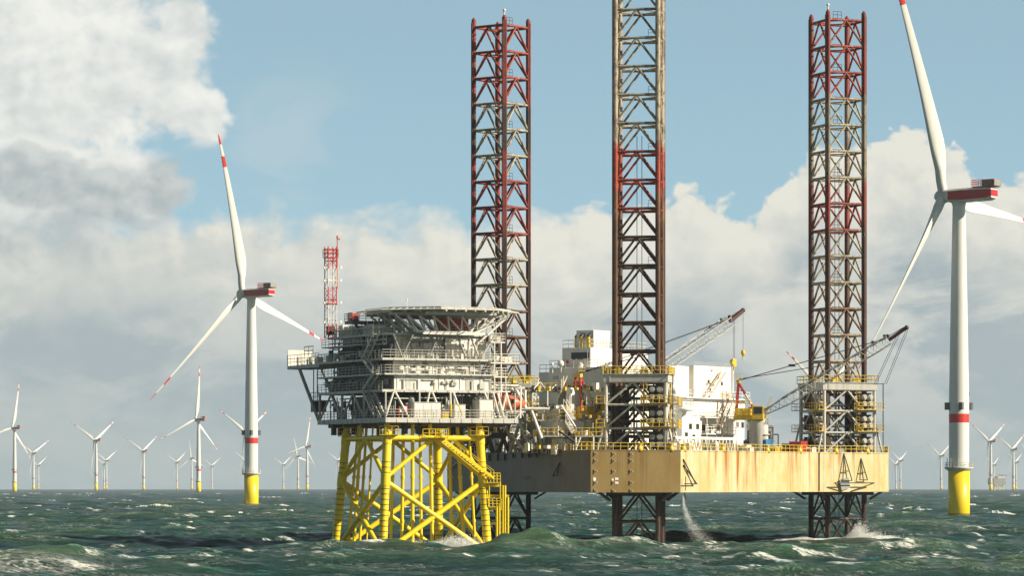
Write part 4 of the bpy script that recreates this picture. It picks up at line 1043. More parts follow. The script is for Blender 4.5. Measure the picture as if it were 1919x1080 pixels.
# ------------------------------------------------------------------ lattice legs
LEGP={'left':((-1.7,553.5),math.radians(52),'rust-red and cream lattice leg behind the substation, left of the three'),
      'mid':((17.9,504.5),math.radians(-8),'nearest lattice leg of the jack-up, its top cut off by the picture edge'),
      'right':((49.8,547),math.radians(20),'right-hand red, cream and rust lattice leg near the large turbine')}
def rot2(v,a): return Vector((v[0]*math.cos(a)-v[1]*math.sin(a),v[0]*math.sin(a)+v[1]*math.cos(a),v[2] if len(v)>2 else 0))
s3=3.0
for key,((lx,ly),rz,lab) in LEGP.items():
    mc,mbm=LEGM[key]
    t=thing('lattice_leg',lab,'platform leg',(lx,ly,-6),rz,'jack-up legs')  # one lattice leg of the jack-up rig
    hz=[79.5-4.0*k for k in range(21)]
    for a in (-1,1):
        for b_ in (-1,1):
            m_=MB(); m_.tube((a*s3,b_*s3,-6),(a*s3,b_*s3,80.6),.37,n=14); m_.tube((a*s3,b_*s3,80.6),(a*s3,b_*s3,81.0),.37,.12,n=14)
            ch=m_.build('chord',mc,t)
            rk=MB()
            for e in (0,1):
                # toothed rack plates welded to the chord
                cxr=a*(s3+ (.40 if e else 0)); cyr=b_*(s3+(0 if e else .40))
                rk.boxc((cxr,cyr,37.2),((.12 if e else .2),(.2 if e else .12),86.0))
            rk.build('rack',mc,ch)
    for k,z_ in enumerate(hz):
        m_=MB(); A=[(-s3,-s3,z_),(s3,-s3,z_),(s3,s3,z_),(-s3,s3,z_)]
        for i_ in range(4): m_.tube(A[i_],A[(i_+1)%4],.20,n=8)
        # inner diamond
        mids=[Vector(A[i_]).lerp(Vector(A[(i_+1)%4]),.5) for i_ in range(4)]
        for i_ in range(4): m_.tube(mids[i_],mids[(i_+1)%4],.10,n=6)
        zb=z_-4.0
        if zb>-7:
            for i_ in range(4):
                c_=Vector(A[i_]); e_=Vector(A[(i_+1)%4]); c_.z=zb+.05; e_.z=zb+.05
                m_.tube(mids[i_],c_,.165,n=7,caps=False); m_.tube(mids[i_],e_,.165,n=7,caps=False)
        m_.build('brace_bay',mbm,t)
    m_=MB()
    for k,z_ in enumerate(hz[:13]):
        m_.box(-2.0,-.6,-2.75,-2.1,z_+.22,z_+.3); 
        if k%2==0: m_.rail([(-2.0,-2.7,z_+.3),(-.6,-2.7,z_+.3)],1.0,.035,.7)
    if key=='mid': m_=MB(); [m_.rail([(1.6,-2.6,z_+.25),(2.6,-2.6,z_+.25)],.9,.03,1.0) for z_ in hz[2:12:2]]; m_.box(-.2,.2,-.2,.2,-5,-4)
    m_.build('leg_walkway',M['dark'],t)
    MB().ladder((-2.55,-2.5,2),(-2.55,-2.5,79.6),.45,(0,1,0)).build('ladder',mbm,t)
    k_=(-1,-1)
    MB().tube((-3,-3,81),(-3,-3,81.5),.12,n=8).sphere((-3,-3,81.7),.26,8).build('beacon_lamp',M['white'],t)
    if key!='left': 
        MB().tube((.4,.3,0),(.4,.3,58),.05,n=5).build('riser_pipe',M['dark'],t); MB().tube((-.3,.3,0),(-.3,.3,58),.05,n=5).build('riser_pipe',M['dark'],t)
    # collar under the hull (belongs to hull)
    off=Vector((lx-ho.x,ly-ho.y,0))
    m_=MB()
    for i_ in range(4):
        a=[(-1,-1),(1,-1),(1,1),(-1,1)][i_]; b_=[(1,-1),(1,1),(-1,1),(-1,-1)][i_]
        A=rot2((a[0]*4.0,a[1]*4.0),rz)+off; B=rot2((b_[0]*4.0,b_[1]*4.0),rz)+off; A.z=B.z=7.35; m_.beam(A,B,.35,.5)
        C=rot2((a[0]*5.0,a[1]*5.0),rz)+off; C.z=7.6; E=rot2((a[0]*3.7,a[1]*3.7),rz)+off; E.z=6.5; m_.beam(C,E,.6,.25)
    m_.build('leg_guide_collar',M['dark'],hull)

# ------------------------------------------------------------------ jacking towers
def jack_tower(key,lab,cutfaces=()):
    (lx,ly),rz,_=LEGP[key]
    t=thing('jacking_tower',lab,'jacking tower',(lx,ly,13.25),rz,'jacking towers')
    h=4.2; z0=13.25; z1=23.1; z2=24.15
    for a in (-1,1):
        for b_ in (-1,1): MB().tube((a*h,b_*h,z0),(a*h,b_*h,z1),.27,n=12).build('corner_post',M['pale'],t)
    m_=MB()
    for a in (-1,1):
        m_.box(-h-.35,h+.35,(a*h)-.35 if a<0 else a*h-.15,(a*h)+.15 if a<0 else a*h+.35,z1,z2)
        m_.box((a*h)-.35 if a<0 else a*h-.15,(a*h)+.15 if a<0 else a*h+.35,-h+.16,h-.16,z1,z2)
    m_.box(-h-.5,h+.5,-h-.5,-h+.3,z2+.003,z2+.1); m_.box(-h-.5,h+.5,h-.3,h+.5,z2+.003,z2+.1); m_.box(-h-.5,-h+.3,-h+.31,h-.31,z2+.003,z2+.1); m_.box(h-.3,h+.5,-h+.31,h-.31,z2+.003,z2+.1)
    m_.box(-h+.5,-h+.7,-h-.42,-h-.355,z1,z2)
    top=m_.build('top_frame',M['pale'],t)
    q=h+.45; MB().rail([(-q,-q,z2+.1),(q,-q,z2+.1),(q,q,z2+.1),(-q,q,z2+.1),(-q,-q,z2+.1)],1.05,.05,1.1,(.5,)).build('railing',M['yellow'],top)
    MB().boxc((-2.5,-h-.2,z2+.5),(.9,.5,.7)).build('winch_box',M['yellow'],top); MB().boxc((1.2,-h-.1,z2+.45),(1.2,.4,.5)).build('winch_box',M['yellow'],top); MB().boxc((h,1,z2+.6),(.5,.8,.9)).build('winch_box',M['yellow'],top)
    lv=[z0,16.6,19.9,z1]
    for f in range(4):
        R=Matrix.Rotation(f*PI/2,3,'Z')
        def T(x_,y_,z_): return R@Vector((x_,y_,z_))
        # K bracing between the posts
        m_=MB()
        for k in range(3):
            za,zb=lv[k],lv[k+1]
            m_.tube(T(-h,-h,zb),T(h,-h,zb),.16,n=8)
            m_.tube(T(-.4,-h,zb),T(-h,-h,za+.1),.16,n=8); m_.tube(T(-.4,-h,zb),T(2.4,-h,za+.1),.16,n=8)
        m_.build('k_bracing',M['pale'],t)
        # pinion drive stacks near the right-hand chord of every face
        for k in range(3):
            zb=lv[k]+.55
            u=MB()
            for xx in (2.35,3.35):
                for zz in (.55,1.55):
                    c0=T(xx,-h+.6,zb+zz); c1=T(xx,-h-.55,zb+zz); u.tube(c0,c1,.40,n=12); u.tube(c1,T(xx,-h-.72,zb+zz),.26,n=10)
            mo=u.build('pinion_drive',M['pale'],t)
            u=MB(); a0=T(1.75,-3.62,zb-.1); a1=T(3.95,-3.30,zb+2.2)
            u.box(min(a0.x,a1.x),max(a0.x,a1.x),min(a0.y,a1.y),max(a0.y,a1.y),zb-.1,zb+2.2)
            u.build('drive_housing',M['dark'],mo)
            if k>0 or True:
                pz=lv[k]+(.25 if k else .3)
                a0=T(.8,-h-1.35,0); a1=T(h+1.0,-h-.05,0)
                if k==0: continue
                u=MB(); u.box(min(a0.x,a1.x),max(a0.x,a1.x),min(a0.y,a1.y),max(a0.y,a1.y),pz-.12,pz)
                wp=u.build('drive_platform',M['yellow'],t)
                MB().rail([T(.8,-h-.1,pz),T(.8,-h-1.3,pz),T(h+.95,-h-1.3,pz),T(h+.95,-h-.1,pz)],1.0,.045,.9,(.5,)).build('railing',M['yellow'],wp)
        MB().ladder(T(1.1,-h-.25,z0),T(1.1,-h-.25,z2+1),.5,R@Vector((1,0,0))).build('ladder',M['yellow'],t)
        # dark guide plates behind the bracing
        m_=MB()
        for a in (-1.9,.9):
            a0=T(a,-3.35,0); a1=T(a+.25,-3.25,0); m_.box(min(a0.x,a1.x),max(a0.x,a1.x),min(a0.y,a1.y),max(a0.y,a1.y),z0,z1)
        for k in range(6):
            zz=z0+1.2+k*1.6; m_.beam(T(-2.6,-3.3,zz),T(2.4,-3.3,zz),.3,.25)
        m_.build('guide_frame',M['dark'],t)
    for a,b_ in ((-1,-1),(1,-1),(1,1),(-1,1)): MB().tube((a*h*1.0,b_*h,18.6),(a*(h+1.2),b_*(h+.3),13.4),.17,n=8).build('outrigger',M['pale'],t)
    # small posts hanging from the plate edge
    MB().tube((h+1.1,-h-.8,z0),(h+1.1,-h-.8,z2),.09,n=6).beam((h+.3,-h-.3,z2-.1),(h+1.1,-h-.8,z2-.1),.1).build('side_mast',M['mid'],t)
    return t
jack_tower('left','grey jacking frame with yellow rails round the leg behind the substation')
jt=jack_tower('mid','grey jacking frame with drive motors round the nearest lattice leg')
jack_tower('right','grey jacking frame round the right-hand lattice leg, with three drive platforms')

# ------------------------------------------------------------------ deckhouses. local x = away along the lit side, y = into the rig
DA=math.radians(57); DO=Vector((14.6,514,13.2))
acc=thing('accommodation_block','large white accommodation block on the jack-up deck, blinding in the sun','deckhouse',DO,DA)
def dbox(name,mat,x0,x1,y0,y1,z0,z1,par=None,bev=.06): return MB().bevbox(x0,x1,y0,y1,z0,z1,bev).build(name,M[mat],par or acc)
blkM=dbox('main_wall','house',0,15.5,0,11,13.25,25.7)
blkK=dbox('rear_left_wing','house',1.0,9.5,11.01,13.4,13.25,25.1)
blkU=dbox('wheelhouse','house',1.2,17.3,4.6,9.5,25.71,28.6)
blkN=dbox('lit_block','house',15.51,21.1,-.3,9,13.25,26.3); dbox('recess_wall','beige',21.11,22.4,.6,9,13.25,26.1); blkN2=dbox('lit_block','house',22.41,34.0,-.35,9,13.25,26.5)
blkQ=dbox('lower_storey','house',14.2,32.8,-3.2,-.36,18.9,21.6); blkQ2=dbox('lower_storey','house',14.2,20.0,-3.1,-.37,13.25,18.89); dbox('lower_storey','house',29.5,32.8,-3.15,-.38,13.25,18.89)
back=dbox('recess_wall','house',20.01,29.49,-1.2,-.39,13.25,18.89)
# exhaust stack block behind the leg
stk=dbox('funnel_casing','house',3.0,7.6,5.2,8.2,28.61,31.2)
def rl(par,pts,mat='pale',h=1.05,r=.04,step=1.3): return MB().rail(pts,h,r,step,(.5,)).build('railing',M[mat],par)
rl(blkU,[(1.3,9.4,28.6),(1.3,4.7,28.6),(17.2,4.7,28.6),(17.2,9.4,28.6)],'pale',1.1,.045,.9)
rl(blkM,[(.1,10.9,25.7),(.1,.1,25.7),(1,.1,25.7)],'pale',1.05)
rl(blkK,[(1.1,13.3,25.1),(1.1,11.1,25.1)],'pale',1.1)
rl(blkN2,[(22.5,-.3,26.5),(33.9,-.3,26.5)],'pale',.5,.03,2.5)
# balconies
for z_,x0_,x1_ in ((18.75,19.6,30.2),(16.3,19.9,29.6)):
    b_=MB().box(x0_,x1_,-3.9,-1.21 if z_<18 else -3.21,z_-.16,z_-.003).build('balcony_slab',M['house'],acc)
    rl(b_,[(x0_,-3.85,z_),(x1_,-3.85,z_)],'house',1.0,.05,.8)
m_=MB().box(14.0,33.2,-4.0,-3.22,21.4,21.58); bq=m_.build('canopy_edge',M['house'],acc); rl(bq,[(14.1,-3.9,21.6),(33.1,-3.9,21.6)],'house',1.0,.045,1.2)
for xx in (20.3,23.3,26.4,29.3): MB().tube((xx,-3.8,13.3),(xx,-3.8,18.6),.07,n=6).build('balcony_post',M['house'],acc)
def win(par,x_,z_,w_=.8,h_=.75,y_=-3.2,side=False,yy=0):
    if not side:
        f=MB().box(x_-.07,x_+w_+.07,y_-.05,y_-.003,z_-.07,z_+h_+.07).build('window',M['beige'],par)
        MB().box(x_,x_+w_,y_-.065,y_-.052,z_,z_+h_).build('pane',M['glass'],f)
    else:
        f=MB().box(x_-.05,x_-.003,yy-.07,yy+w_+.07,z_-.07,z_+h_+.07).build('window',M['beige'],par)
        MB().box(x_-.065,x_-.052,yy,yy+w_,z_,z_+h_).build('pane',M['glass'],f)
for x_,z_ in ((16.2,16.9),(18.3,16.9),(15.0,15.6),(17.2,15.3)): win(blkQ2,x_,z_,y_=-3.1)
for x_ in (21.0,23.2,25.4,27.6): win(back,x_,16.8,1.0,.8,-1.2)
for x_ in (30.2,31.8): win(blkQ,x_,17.3,.7,.8,-3.15)
for x_,z_ in ((26.5,23.9),(30.5,23.7),(27,22.6)): win(blkN2,x_,z_,.5,.5,-.35)
for yy in (1.5,3.0): win(blkM,0,18.6,.6,.7,side=True,yy=yy)
for yy in (7.4,8.7,): win(blkU,1.2,26.9,.9 if yy<8 else .5,.9,side=True,yy=yy-1.5)
MB().box(1.13,1.197,4.9,7.9,27.0,27.9).build('window_band',M['glass'],blkU)
for yy,z_ in ((8.2,22.9),(5.2,23.3),(9.5,24)): MB().box(-.2,-.003,yy,yy+.7,z_,z_+.5).build('wall_lamp_box',M['pale'],blkM)
MB().box(1.0,1.198,8.4,8.9,26.2,26.9).build('fire_hose_box',M['red'],blkU)
# stairs on the lit side
MB().stairs((24.6,-1.6,21.7),(29.8,-1.6,25.6),.9,(0,1,0)).build('outside_stair',M['beige'],acc)
MB().stairs((22.8,-4.9,17.2),(26.4,-4.9,21.4),.9,(0,1,0)).build('outside_stair',M['beige'],acc)
MB().stairs((21.0,-4.9,13.4),(24.6,-4.9,16.3),.9,(0,1,0)).build('outside_stair',M['beige'],acc)
m_=MB()
for i in range(6): m_.piece().boxc((r3.uniform(23,33.5),-.45,r3.uniform(22,26)),(r3.uniform(.3,.9),.18,r3.uniform(.15,.3)))
m_.parts('wall_fitting',M['beige'],blkN2)
m_=MB()
for i in range(7): x_=r3.uniform(14.5,20 if i%2 else 32); m_.piece().boxc((x_,-3.22,r3.uniform(19,21)),(r3.uniform(.2,.6),.16,r3.uniform(.2,.5)))
m_.parts('wall_fitting',M['house'],blkQ)
m_=MB().tube((33.8,-.6,22),(33.8,-.6,27.6),.12,n=8).sphere((33.8,-.6,27.7),.25,8); m_.build('navigation_light_post',M['house'],blkN2)
m_=MB().box(30.4,33.5,-.5,-.352,21.7,22.6); m_.build('wall_fitting',M['beige'],blkN2)
# curved platform at the front of the lit block
m_=MB(); m_.lathe([(0,19.4),(1.5,19.5),(1.6,20.0),(0,20.0)],c=(14.0,-3.4),n=20); cpf=m_.build('round_platform',M['house'],acc)
MB().rail([(14.0+1.5*math.cos(a),-3.4+1.5*math.sin(a),20.0) for a in [PI*2*i/14 for i in range(15)]],1.1,.05,.8).build('railing',M['house'],cpf)
# roof fittings
def dl(x_,y_,z_): v=Matrix.Rotation(DA,3,'Z')@Vector((x_,y_,0)); return (DO.x+v.x,DO.y+v.y,z_)
def dome(px,py,rr,zb,lab):
    Y=518; q=P(px,py,Y); t=thing('satellite_dome',lab,'satellite dome',(q.x,q.y,zb),0,'satellite domes on the deckhouse roof')
    MB().tube((0,0,zb),(0,0,q.z-rr*.6),.14,.12,n=8).build('pedestal',M['pale'],t); MB().sphere((0,0,q.z),rr,14,1,1,1.05).build('radome',M['house'],t)
dome(1051,682,.48,24.9,'larger white satellite dome at the left on the grey deckhouse roof'); dome(1088,685,.42,24.9,'white satellite dome on the grey deckhouse roof beside the wheelhouse wall'); dome(1035,683,.2,24.9,'tiny white antenna dome, leftmost on the grey deckhouse roof')
def whip(px,py0,py1,Y,lab):
    a=P(px,py0,Y); b_=P(px,py1,Y); t=thing('whip_antenna',lab,'antenna',(a.x,a.y,a.z),0,'whip antennas'); MB().tube((0,0,a.z),(0,0,a.z+.6),.08,n=6).build('base',M['pale'],t); MB().tube((0,0,a.z+.6),(0,0,b_.z),.04,.02,n=5).build('rod',M['house'],t)
whip(1112,645,610,520,'tall white whip antenna on the left corner of the wheelhouse roof'); whip(1101,690,655,517,'shorter white whip antenna rising beside the right satellite dome'); whip(1217,640,612,526,'white whip antenna seen through the nearest lattice leg')
for k,(x_,y_) in enumerate(((3.2,8.3),(2.2,6.9),(2.2,5.6))):
    q=dl(x_,y_,28.6); t=thing('exhaust_pipe',('dark capped exhaust pipe, leftmost on the wheelhouse roof','dark capped exhaust pipe, middle one on the wheelhouse roof','dark capped exhaust pipe nearest the leg on the wheelhouse roof')[2-k],'exhaust pipe',q,DA,'exhaust pipes')
    MB().tube((0,0,28.6),(0,0,30.2),.26,n=12).build('pipe',M['yellow'],t); MB().path([(0,0,30.15),(.3,0,30.45),(.75,0,30.45)],.3,10).build('cap',M['dark'],t)
# ---- module left of the nearest tower (steps, platforms, white turret)
mod=thing('process_module','cluttered white and grey deck module with yellow-railed platforms left of the nearest tower','deck module',(7.6,501.5,13.2),DA)
def mp(px,Y,z):  # world point of a pixel column at a depth, into module frame
    v=Matrix.Rotation(-DA,3,'Z')@(P(px,900,Y)-Vector((7.6,501.5,0))); return (v.x,v.y,z)
def mbox(name,mat,pxa,pxb,Ya,z0,z1,dep=3.0,par=None):
    a=P(pxa,900,Ya); b_=P(pxb,900,Ya); m_=MB(); 
    Rm=Matrix.Rotation(-DA,3,'Z'); o_=Vector((7.6,501.5,0))
    # box with its lit side along local x
    A=Rm@(b_-o_); Wd=(b_.x-a.x)/(.84+.3*.545)   # shaded face width
    m_.bevbox(A.x,A.x+dep,A.y,A.y+Wd,z0,z1,.05); return m_.build(name,M[mat],par or mod)
def zpy(py,Y): return H+(EY-py)*Y/FPX
a1=mbox('white_turret','house',1059,1070,501,zpy(790,503),zpy(728,503),2.6)
mbox('white_annex','house',1033,1046,501.2,zpy(818,504),zpy(762,504),3.8)
mbox('grey_annex','grey',1012,1060,506,zpy(850,506),zpy(818,506),5.0)
mbox('upper_annex','grey',1040,1078,509,zpy(790,509),zpy(735,509),2.5)
mbox('machine_room','house',1030,1054,501.6,zpy(850,504),zpy(823,504),5)
mbox('winch_room','pale',1078,1104,503,zpy(850,503),zpy(824,503),3.2)
def plat(pxa,pxb,Y,py,dep=2.2,mat='yellow',side='both'):
    z=zpy(py,Y); a=P(pxa,900,Y); b_=P(pxb,900,Y); Rm=Matrix.Rotation(-DA,3,'Z'); o_=Vector((7.6,501.5,0))
    p_=[Rm@(v-o_) for v in (a,b_,b_+Vector((0,dep,0)),a+Vector((0,dep,0)))]
    m_=MB().prism([(q.x,q.y) for q in p_],z-.18,z); o=m_.build('platform',M['pale'],mod)
    pts=[(q.x,q.y,z) for q in p_]; MB().rail([pts[3],pts[0],pts[1],pts[2]],1.05,.05,.9,(.5,)).build('railing',M[mat],o); return o
plat(1008,1062,501,787); plat(1014,1076,500.4,817,2.5); plat(1060,1078,500.5,785); plat(1050,1092,502.5,729); plat(1010,1066,504,733); plat(1078,1130,499.5,817,2.2); plat(1079,1112,499.2,843,2.0); plat(985,1026,503,768,3,'yellow')
for a_,b_ in (((1056,762),(1072,787)),((1060,790),(1074,814))):
    A=mp(a_[0],500.2,zpy(a_[1],500)); B=mp(b_[0],500.2,zpy(b_[1],500)); MB().stairs(A,B,.8,(1,0,0)).build('stair_flight',M['house'],mod)
for (ax,ay),(bx_,by_),Y,mt,r_ in (((966,729),(985,766),500,'house',.28),((966,729),(984,729),500,'house',.25),((984,731),(984,766),500,'house',.2),((978,767),(1030,767),500,'house',.25),((996,770),(1015,822),500,'house',.22),((968,735),(958,729),500,'house',.2),((1026,733),(1026,768),500,'house',.1),
        ((1053,762),(1078,800),499,'house',.12),((1080,735),(1080,790),503,'house',.1),((1063,705),(1044,750),502,'house',.1),((1046,748),(1064,704),502.6,'yellow',.08),((1047,808),(1076,828),497,'dark',.17),((1088,820),(1078,845),498,'house',.12),((1079,820),(1079,846),498,'house',.12),((1112,820),(1112,846),498,'house',.12)):
    A=mp(ax,Y,zpy(ay,Y)); B=mp(bx_,Y,zpy(by_,Y)); MB().tube(A,B,r_,n=8).build('support_tube',M[mt],mod)
m_=MB(); r4=random.Random(9)
for i in range(95):
    px=r4.uniform(985,1128); py=r4.choice([729,768,787,817,817,843,843,850]); Y=r4.uniform(500,505); p_=mp(px,Y,zpy(py,Y)); t=r4.random()
    if t<.4: m_.piece().boxc((p_[0],p_[1],p_[2]+.35),(r4.uniform(.3,.9),r4.uniform(.3,.9),r4.uniform(.4,1.1)))
    elif t<.8: m_.piece().tube(p_,(p_[0],p_[1],p_[2]+r4.uniform(.8,1.9)),r4.uniform(.05,.12),n=6)
    else: m_.piece().tube(p_,(p_[0]+r4.uniform(-1.5,1.5),p_[1],p_[2]+r4.uniform(.5,1.6)),.08,n=6)
m_.parts('deck_gear',M['white'],mod)
m_=MB()
for i in range(60):
    px=r4.uniform(985,1128); py=r4.choice([733,768,787,817,843,850]); Y=r4.uniform(500,505); p_=mp(px,Y,zpy(py,Y)); m_.piece().boxc((p_[0],p_[1],p_[2]+.3),(r4.uniform(.3,.7),r4.uniform(.3,.7),r4.uniform(.3,.9)))
m_.parts('equipment_box',M['mid'],mod)
m_=MB()
for i in range(30):
    px=r4.uniform(1000,1128); py=r4.choice([733,768,787,817,843]); Y=r4.uniform(500,503); p_=mp(px,Y,zpy(py,Y)); m_.piece().boxc((p_[0],p_[1],p_[2]+.3),(r4.uniform(.25,.6),r4.uniform(.25,.6),r4.uniform(.3,.9)))
m_.parts('valve_box',M['yellow'],mod)
# cross-braced support frames beside the substation
sf=thing('cantilever_frame','dark and grey cross-braced steel frames on the shaded left side of the jack-up deck','steel frame',(0,522,13.2))
def W_(px,py,Y): v=P(px,py,Y); return Vector((v.x,v.y-522,v.z))
for (ax,ay),(bx_,by_),Y,r_,mt in (((905,790),(925,850),515,.3,'dark'),((925,790),(905,850),515,.3,'dark'),((930,790),(955,850),515,.3,'dark'),((957,790),(932,850),515,.3,'dark'),((902,815),(962,815),515,.25,'dark'),((900,793),(975,793),515,.3,'dark'),
    ((945,792),(968,850),508,.24,'grey'),((978,780),(955,850),508,.24,'grey'),((972,790),(1000,850),508,.3,'pale'),((998,780),(1003,850),509,.35,'grey'),((985,775),(988,850),509,.3,'grey'),((958,815),(986,848),506,.2,'pale'),((1008,790),(1018,850),507,.3,'pale'),((962,840),(1010,800),509,.18,'grey')):
    MB().tube(W_(ax,ay,Y),W_(bx_,by_,Y),r_,n=8).build('frame_member',M[mt],sf)
m_=MB(); a_=W_(975,790,511); b_=W_(1012,850,515); m_.bevbox(a_.x,b_.x,a_.y,b_.y,13.25,17.6); m_.build('frame_plate',M['grey'],sf)
m_=MB(); a_=W_(940,722,514); b_=W_(1003,735,518); m_.bevbox(a_.x,b_.x,a_.y,b_.y,22.2,23.3); o=m_.build('upper_bridge',M['pale'],sf)
MB().rail([(a_.x,a_.y,23.3),(b_.x,a_.y,23.3)],1.1,.05,.8,(.5,)).build('railing',M['yellow'],o)
MB().tube((b_.x-.5,b_.y-1,13.3),(b_.x-.5,b_.y-1,22.2),.25,n=8).build('frame_member',M['pale'],sf); MB().tube((a_.x+.6,b_.y-1,13.3),(a_.x+.6,b_.y-1,22.2),.25,n=8).build('frame_member',M['pale'],sf)

# ------------------------------------------------------------------ cranes
def crane(base,tip,zb,ztip,lab,hz0,backlen,hooks,am_h):
    b_=Vector(base); tp=Vector(tip); az=math.atan2(tp.y-b_.y,tp.x-b_.x); R_=math.hypot(tp.x-b_.x,tp.y-b_.y)
    t=thing('pedestal_crane',lab,'crane',(b_.x,b_.y,zb),az,'deck cranes')
    MB().lathe([(0,zb),(1.0,zb),(1.0,hz0-.6),(1.35,hz0-.3),(1.35,hz0),(0,hz0)],n=20).build('pedestal',M['pale'],t)
    m_=MB(); m_.bevbox(-3.2,1.3,-1.5,1.5,hz0+.02,hz0+.7); m_.bevbox(-3.0,-.6,-1.2,1.2,hz0+.71,hz0+1.7); mh=m_.build('machinery_house',M['yellow'],t)
    q=hz0+.7; MB().rail([(-3.2,-1.5,q),(1.3,-1.5,q),(1.3,1.5,q)],1.0,.045,.8).rail([(-2.9,-1.15,hz0+2.0),(-.7,-1.15,hz0+2.0)],.9,.045,.7).build('railing',M['yellow'],mh)
    cb=MB().bevbox(-.3,1.4,-2.7,-1.55,hz0+.1,hz0+2.1).build('cab',M['yellow'],t); MB().box(1.403,1.43,-2.6,-1.65,hz0+.9,hz0+1.9).build('window',M['glass'],cb); MB().box(0,1.2,-2.74,-2.703,hz0+.9,hz0+1.9).build('window',M['glass'],cb)
    # A-frame
    ap_=Vector((-2.6,0,hz0+am_h)); m_=MB()
    for s in (-1,1):
        m_.beam((.4,s*1.1,hz0+.6),(ap_.x,s*.5,ap_.z),.22); m_.beam((-3.0,s*1.1,hz0+.7),(ap_.x,s*.5,ap_.z),.24)
        for k in range(1,4): 
            a=Vector((.4,s*1.1,hz0+.6)).lerp(Vector((ap_.x,s*.5,ap_.z)),k/4); m_.beam(a,(a.x-.9*(1-k/5),a.y,a.z),.12)
    af=m_.build('a_frame',M['red'],t)
    m_=MB(); 
    for s in (-1,1): a=Vector((.4,s*1.1,hz0+.6)).lerp(Vector((ap_.x,s*.5,ap_.z)),.35); c_=Vector((.4,s*1.1,hz0+.6)).lerp(Vector((ap_.x,s*.5,ap_.z)),.65); m_.beam(a,c_,.27); m_.build('white_band',M['house'],af); m_=MB()
    m_=MB(); m_.beam((ap_.x,-.7,ap_.z+.15),(ap_.x,.7,ap_.z+.15),.5); m_.rail([(ap_.x-.6,-.8,ap_.z+.4),(ap_.x+.6,-.8,ap_.z+.4)],.8,.04,.6); m_.build('a_frame_head',M['yellow'],af)
    # boom
    A=Vector((1.3,0,hz0+1.0)); B=Vector((R_,0,ztip)); d=(B-A).normalized(); up=Vector((-d.z,0,d.x)); LL=(B-A).length
    def bp_(s,y_,u_): return A+d*s+Vector((0,y_,0))+up*u_
    jib=LL-3.2; secs=14; m_=MB()
    def hw(s): return .25+.45*min(1,s/4.0,(LL-s)/6.0+.25)
    prev=None
    for k in range(secs*2+1):
        s=jib*k/(secs*2); w_=hw(s); cur=[bp_(s,-w_,-w_),bp_(s,w_,-w_),bp_(s,w_,w_),bp_(s,-w_,w_)]
        if prev:
            for i in range(4): m_.tube(prev[i],cur[i],.065,n=5,caps=False)
            for i in range(4):
                j=(i+1)%4; m_.tube(prev[i if k%2 else j],cur[j if k%2 else i],.04,n=4,caps=False)
        prev=cur
    boom=m_.build('boom',M['pale'],t)
    m_=MB(); m_.beam(bp_(jib,0,0),bp_(LL,0,.25),.55,.5); m_.sphere(bp_(LL,0,.25),.36,10); m_.sphere(bp_(jib+.2,0,.6),.3,8); m_.build('boom_tip',M['sheave'],boom)
    for s in (.78,.86): MB().boxc(tuple(bp_(LL*s,0,hw(LL*s)+.25)),(.4,.35,.4)).build('boom_fitting',M['mid'],boom)
    m_=MB()
    for s in (-.35,.35):
        m_.tube((ap_.x,s,ap_.z+.3),bp_(jib,s*.7,.35),.045,n=4); 
        m_.tube(bp_(LL*.42,s*.7,0)+Vector((0,0,LL*.078)),(ap_.x,s*1.2,ap_.z+.5),.04,n=4)
        m_.tube((1.0,s,hz0+1.4),bp_(LL-.3,s*.3,.5),.045,n=4)
    m_.boxc(tuple(Vector((ap_.x,0,ap_.z+.3)).lerp(bp_(jib,0,.35),.36)),(1.0,.5,.35))
    m_.build('pendant_cables',M['cable'],boom)
    for s,dz,off,kind in hooks:
        top=bp_(LL*s,0,-.1); end=top+Vector((off,0,-dz)); hk=MB()
        for e in ((-.14,.14) if kind!='ball' else (0,)): hk.tube(top+Vector((e,0,0)),end+Vector((e,0,0)),.035,n=4)
        hb=hk.build('hoist_cable',M['cable'],t)
        if kind=='block':
            q=MB(); q.boxc(tuple(end-Vector((0,0,.6))),(.65,.4,1.1)); q.tube(end-Vector((.2,.26,.5)),end-Vector((.2,-.26,.5)),.42,n=12); q.tube(end-Vector((0,0,1.1)),end-Vector((.1,0,1.7)),.12,n=6); q.build('hook_block',M['yellow'],hb)
        elif kind=='ball':
            q=MB(); q.sphere(tuple(end-Vector((0,0,.3))),.34,10,1,1,1.5); q.tube(end-Vector((0,0,.7)),end-Vector((.1,0,1.2)),.09,n=6); q.build('hook_ball',M['yellow'],hb)
    return t
crane((11.2,504.2,0),(34.0,525,0),13.2,34.1,'deck crane left of the nearest tower, yellow machinery, boom rising right behind the leg',18.0,0,[(.93,5.8,0,'block'),(.995,5.6,0,'ball')],5.9)
crane((36.3,532,0),(58.4,528,0),13.2,31.7,'deck crane right of the white block, lattice boom crossing in front of the right-hand leg',18.3,0,[(.93,7.3,-3.4,'line'),(.995,8,-3.2,'line')],5.6)

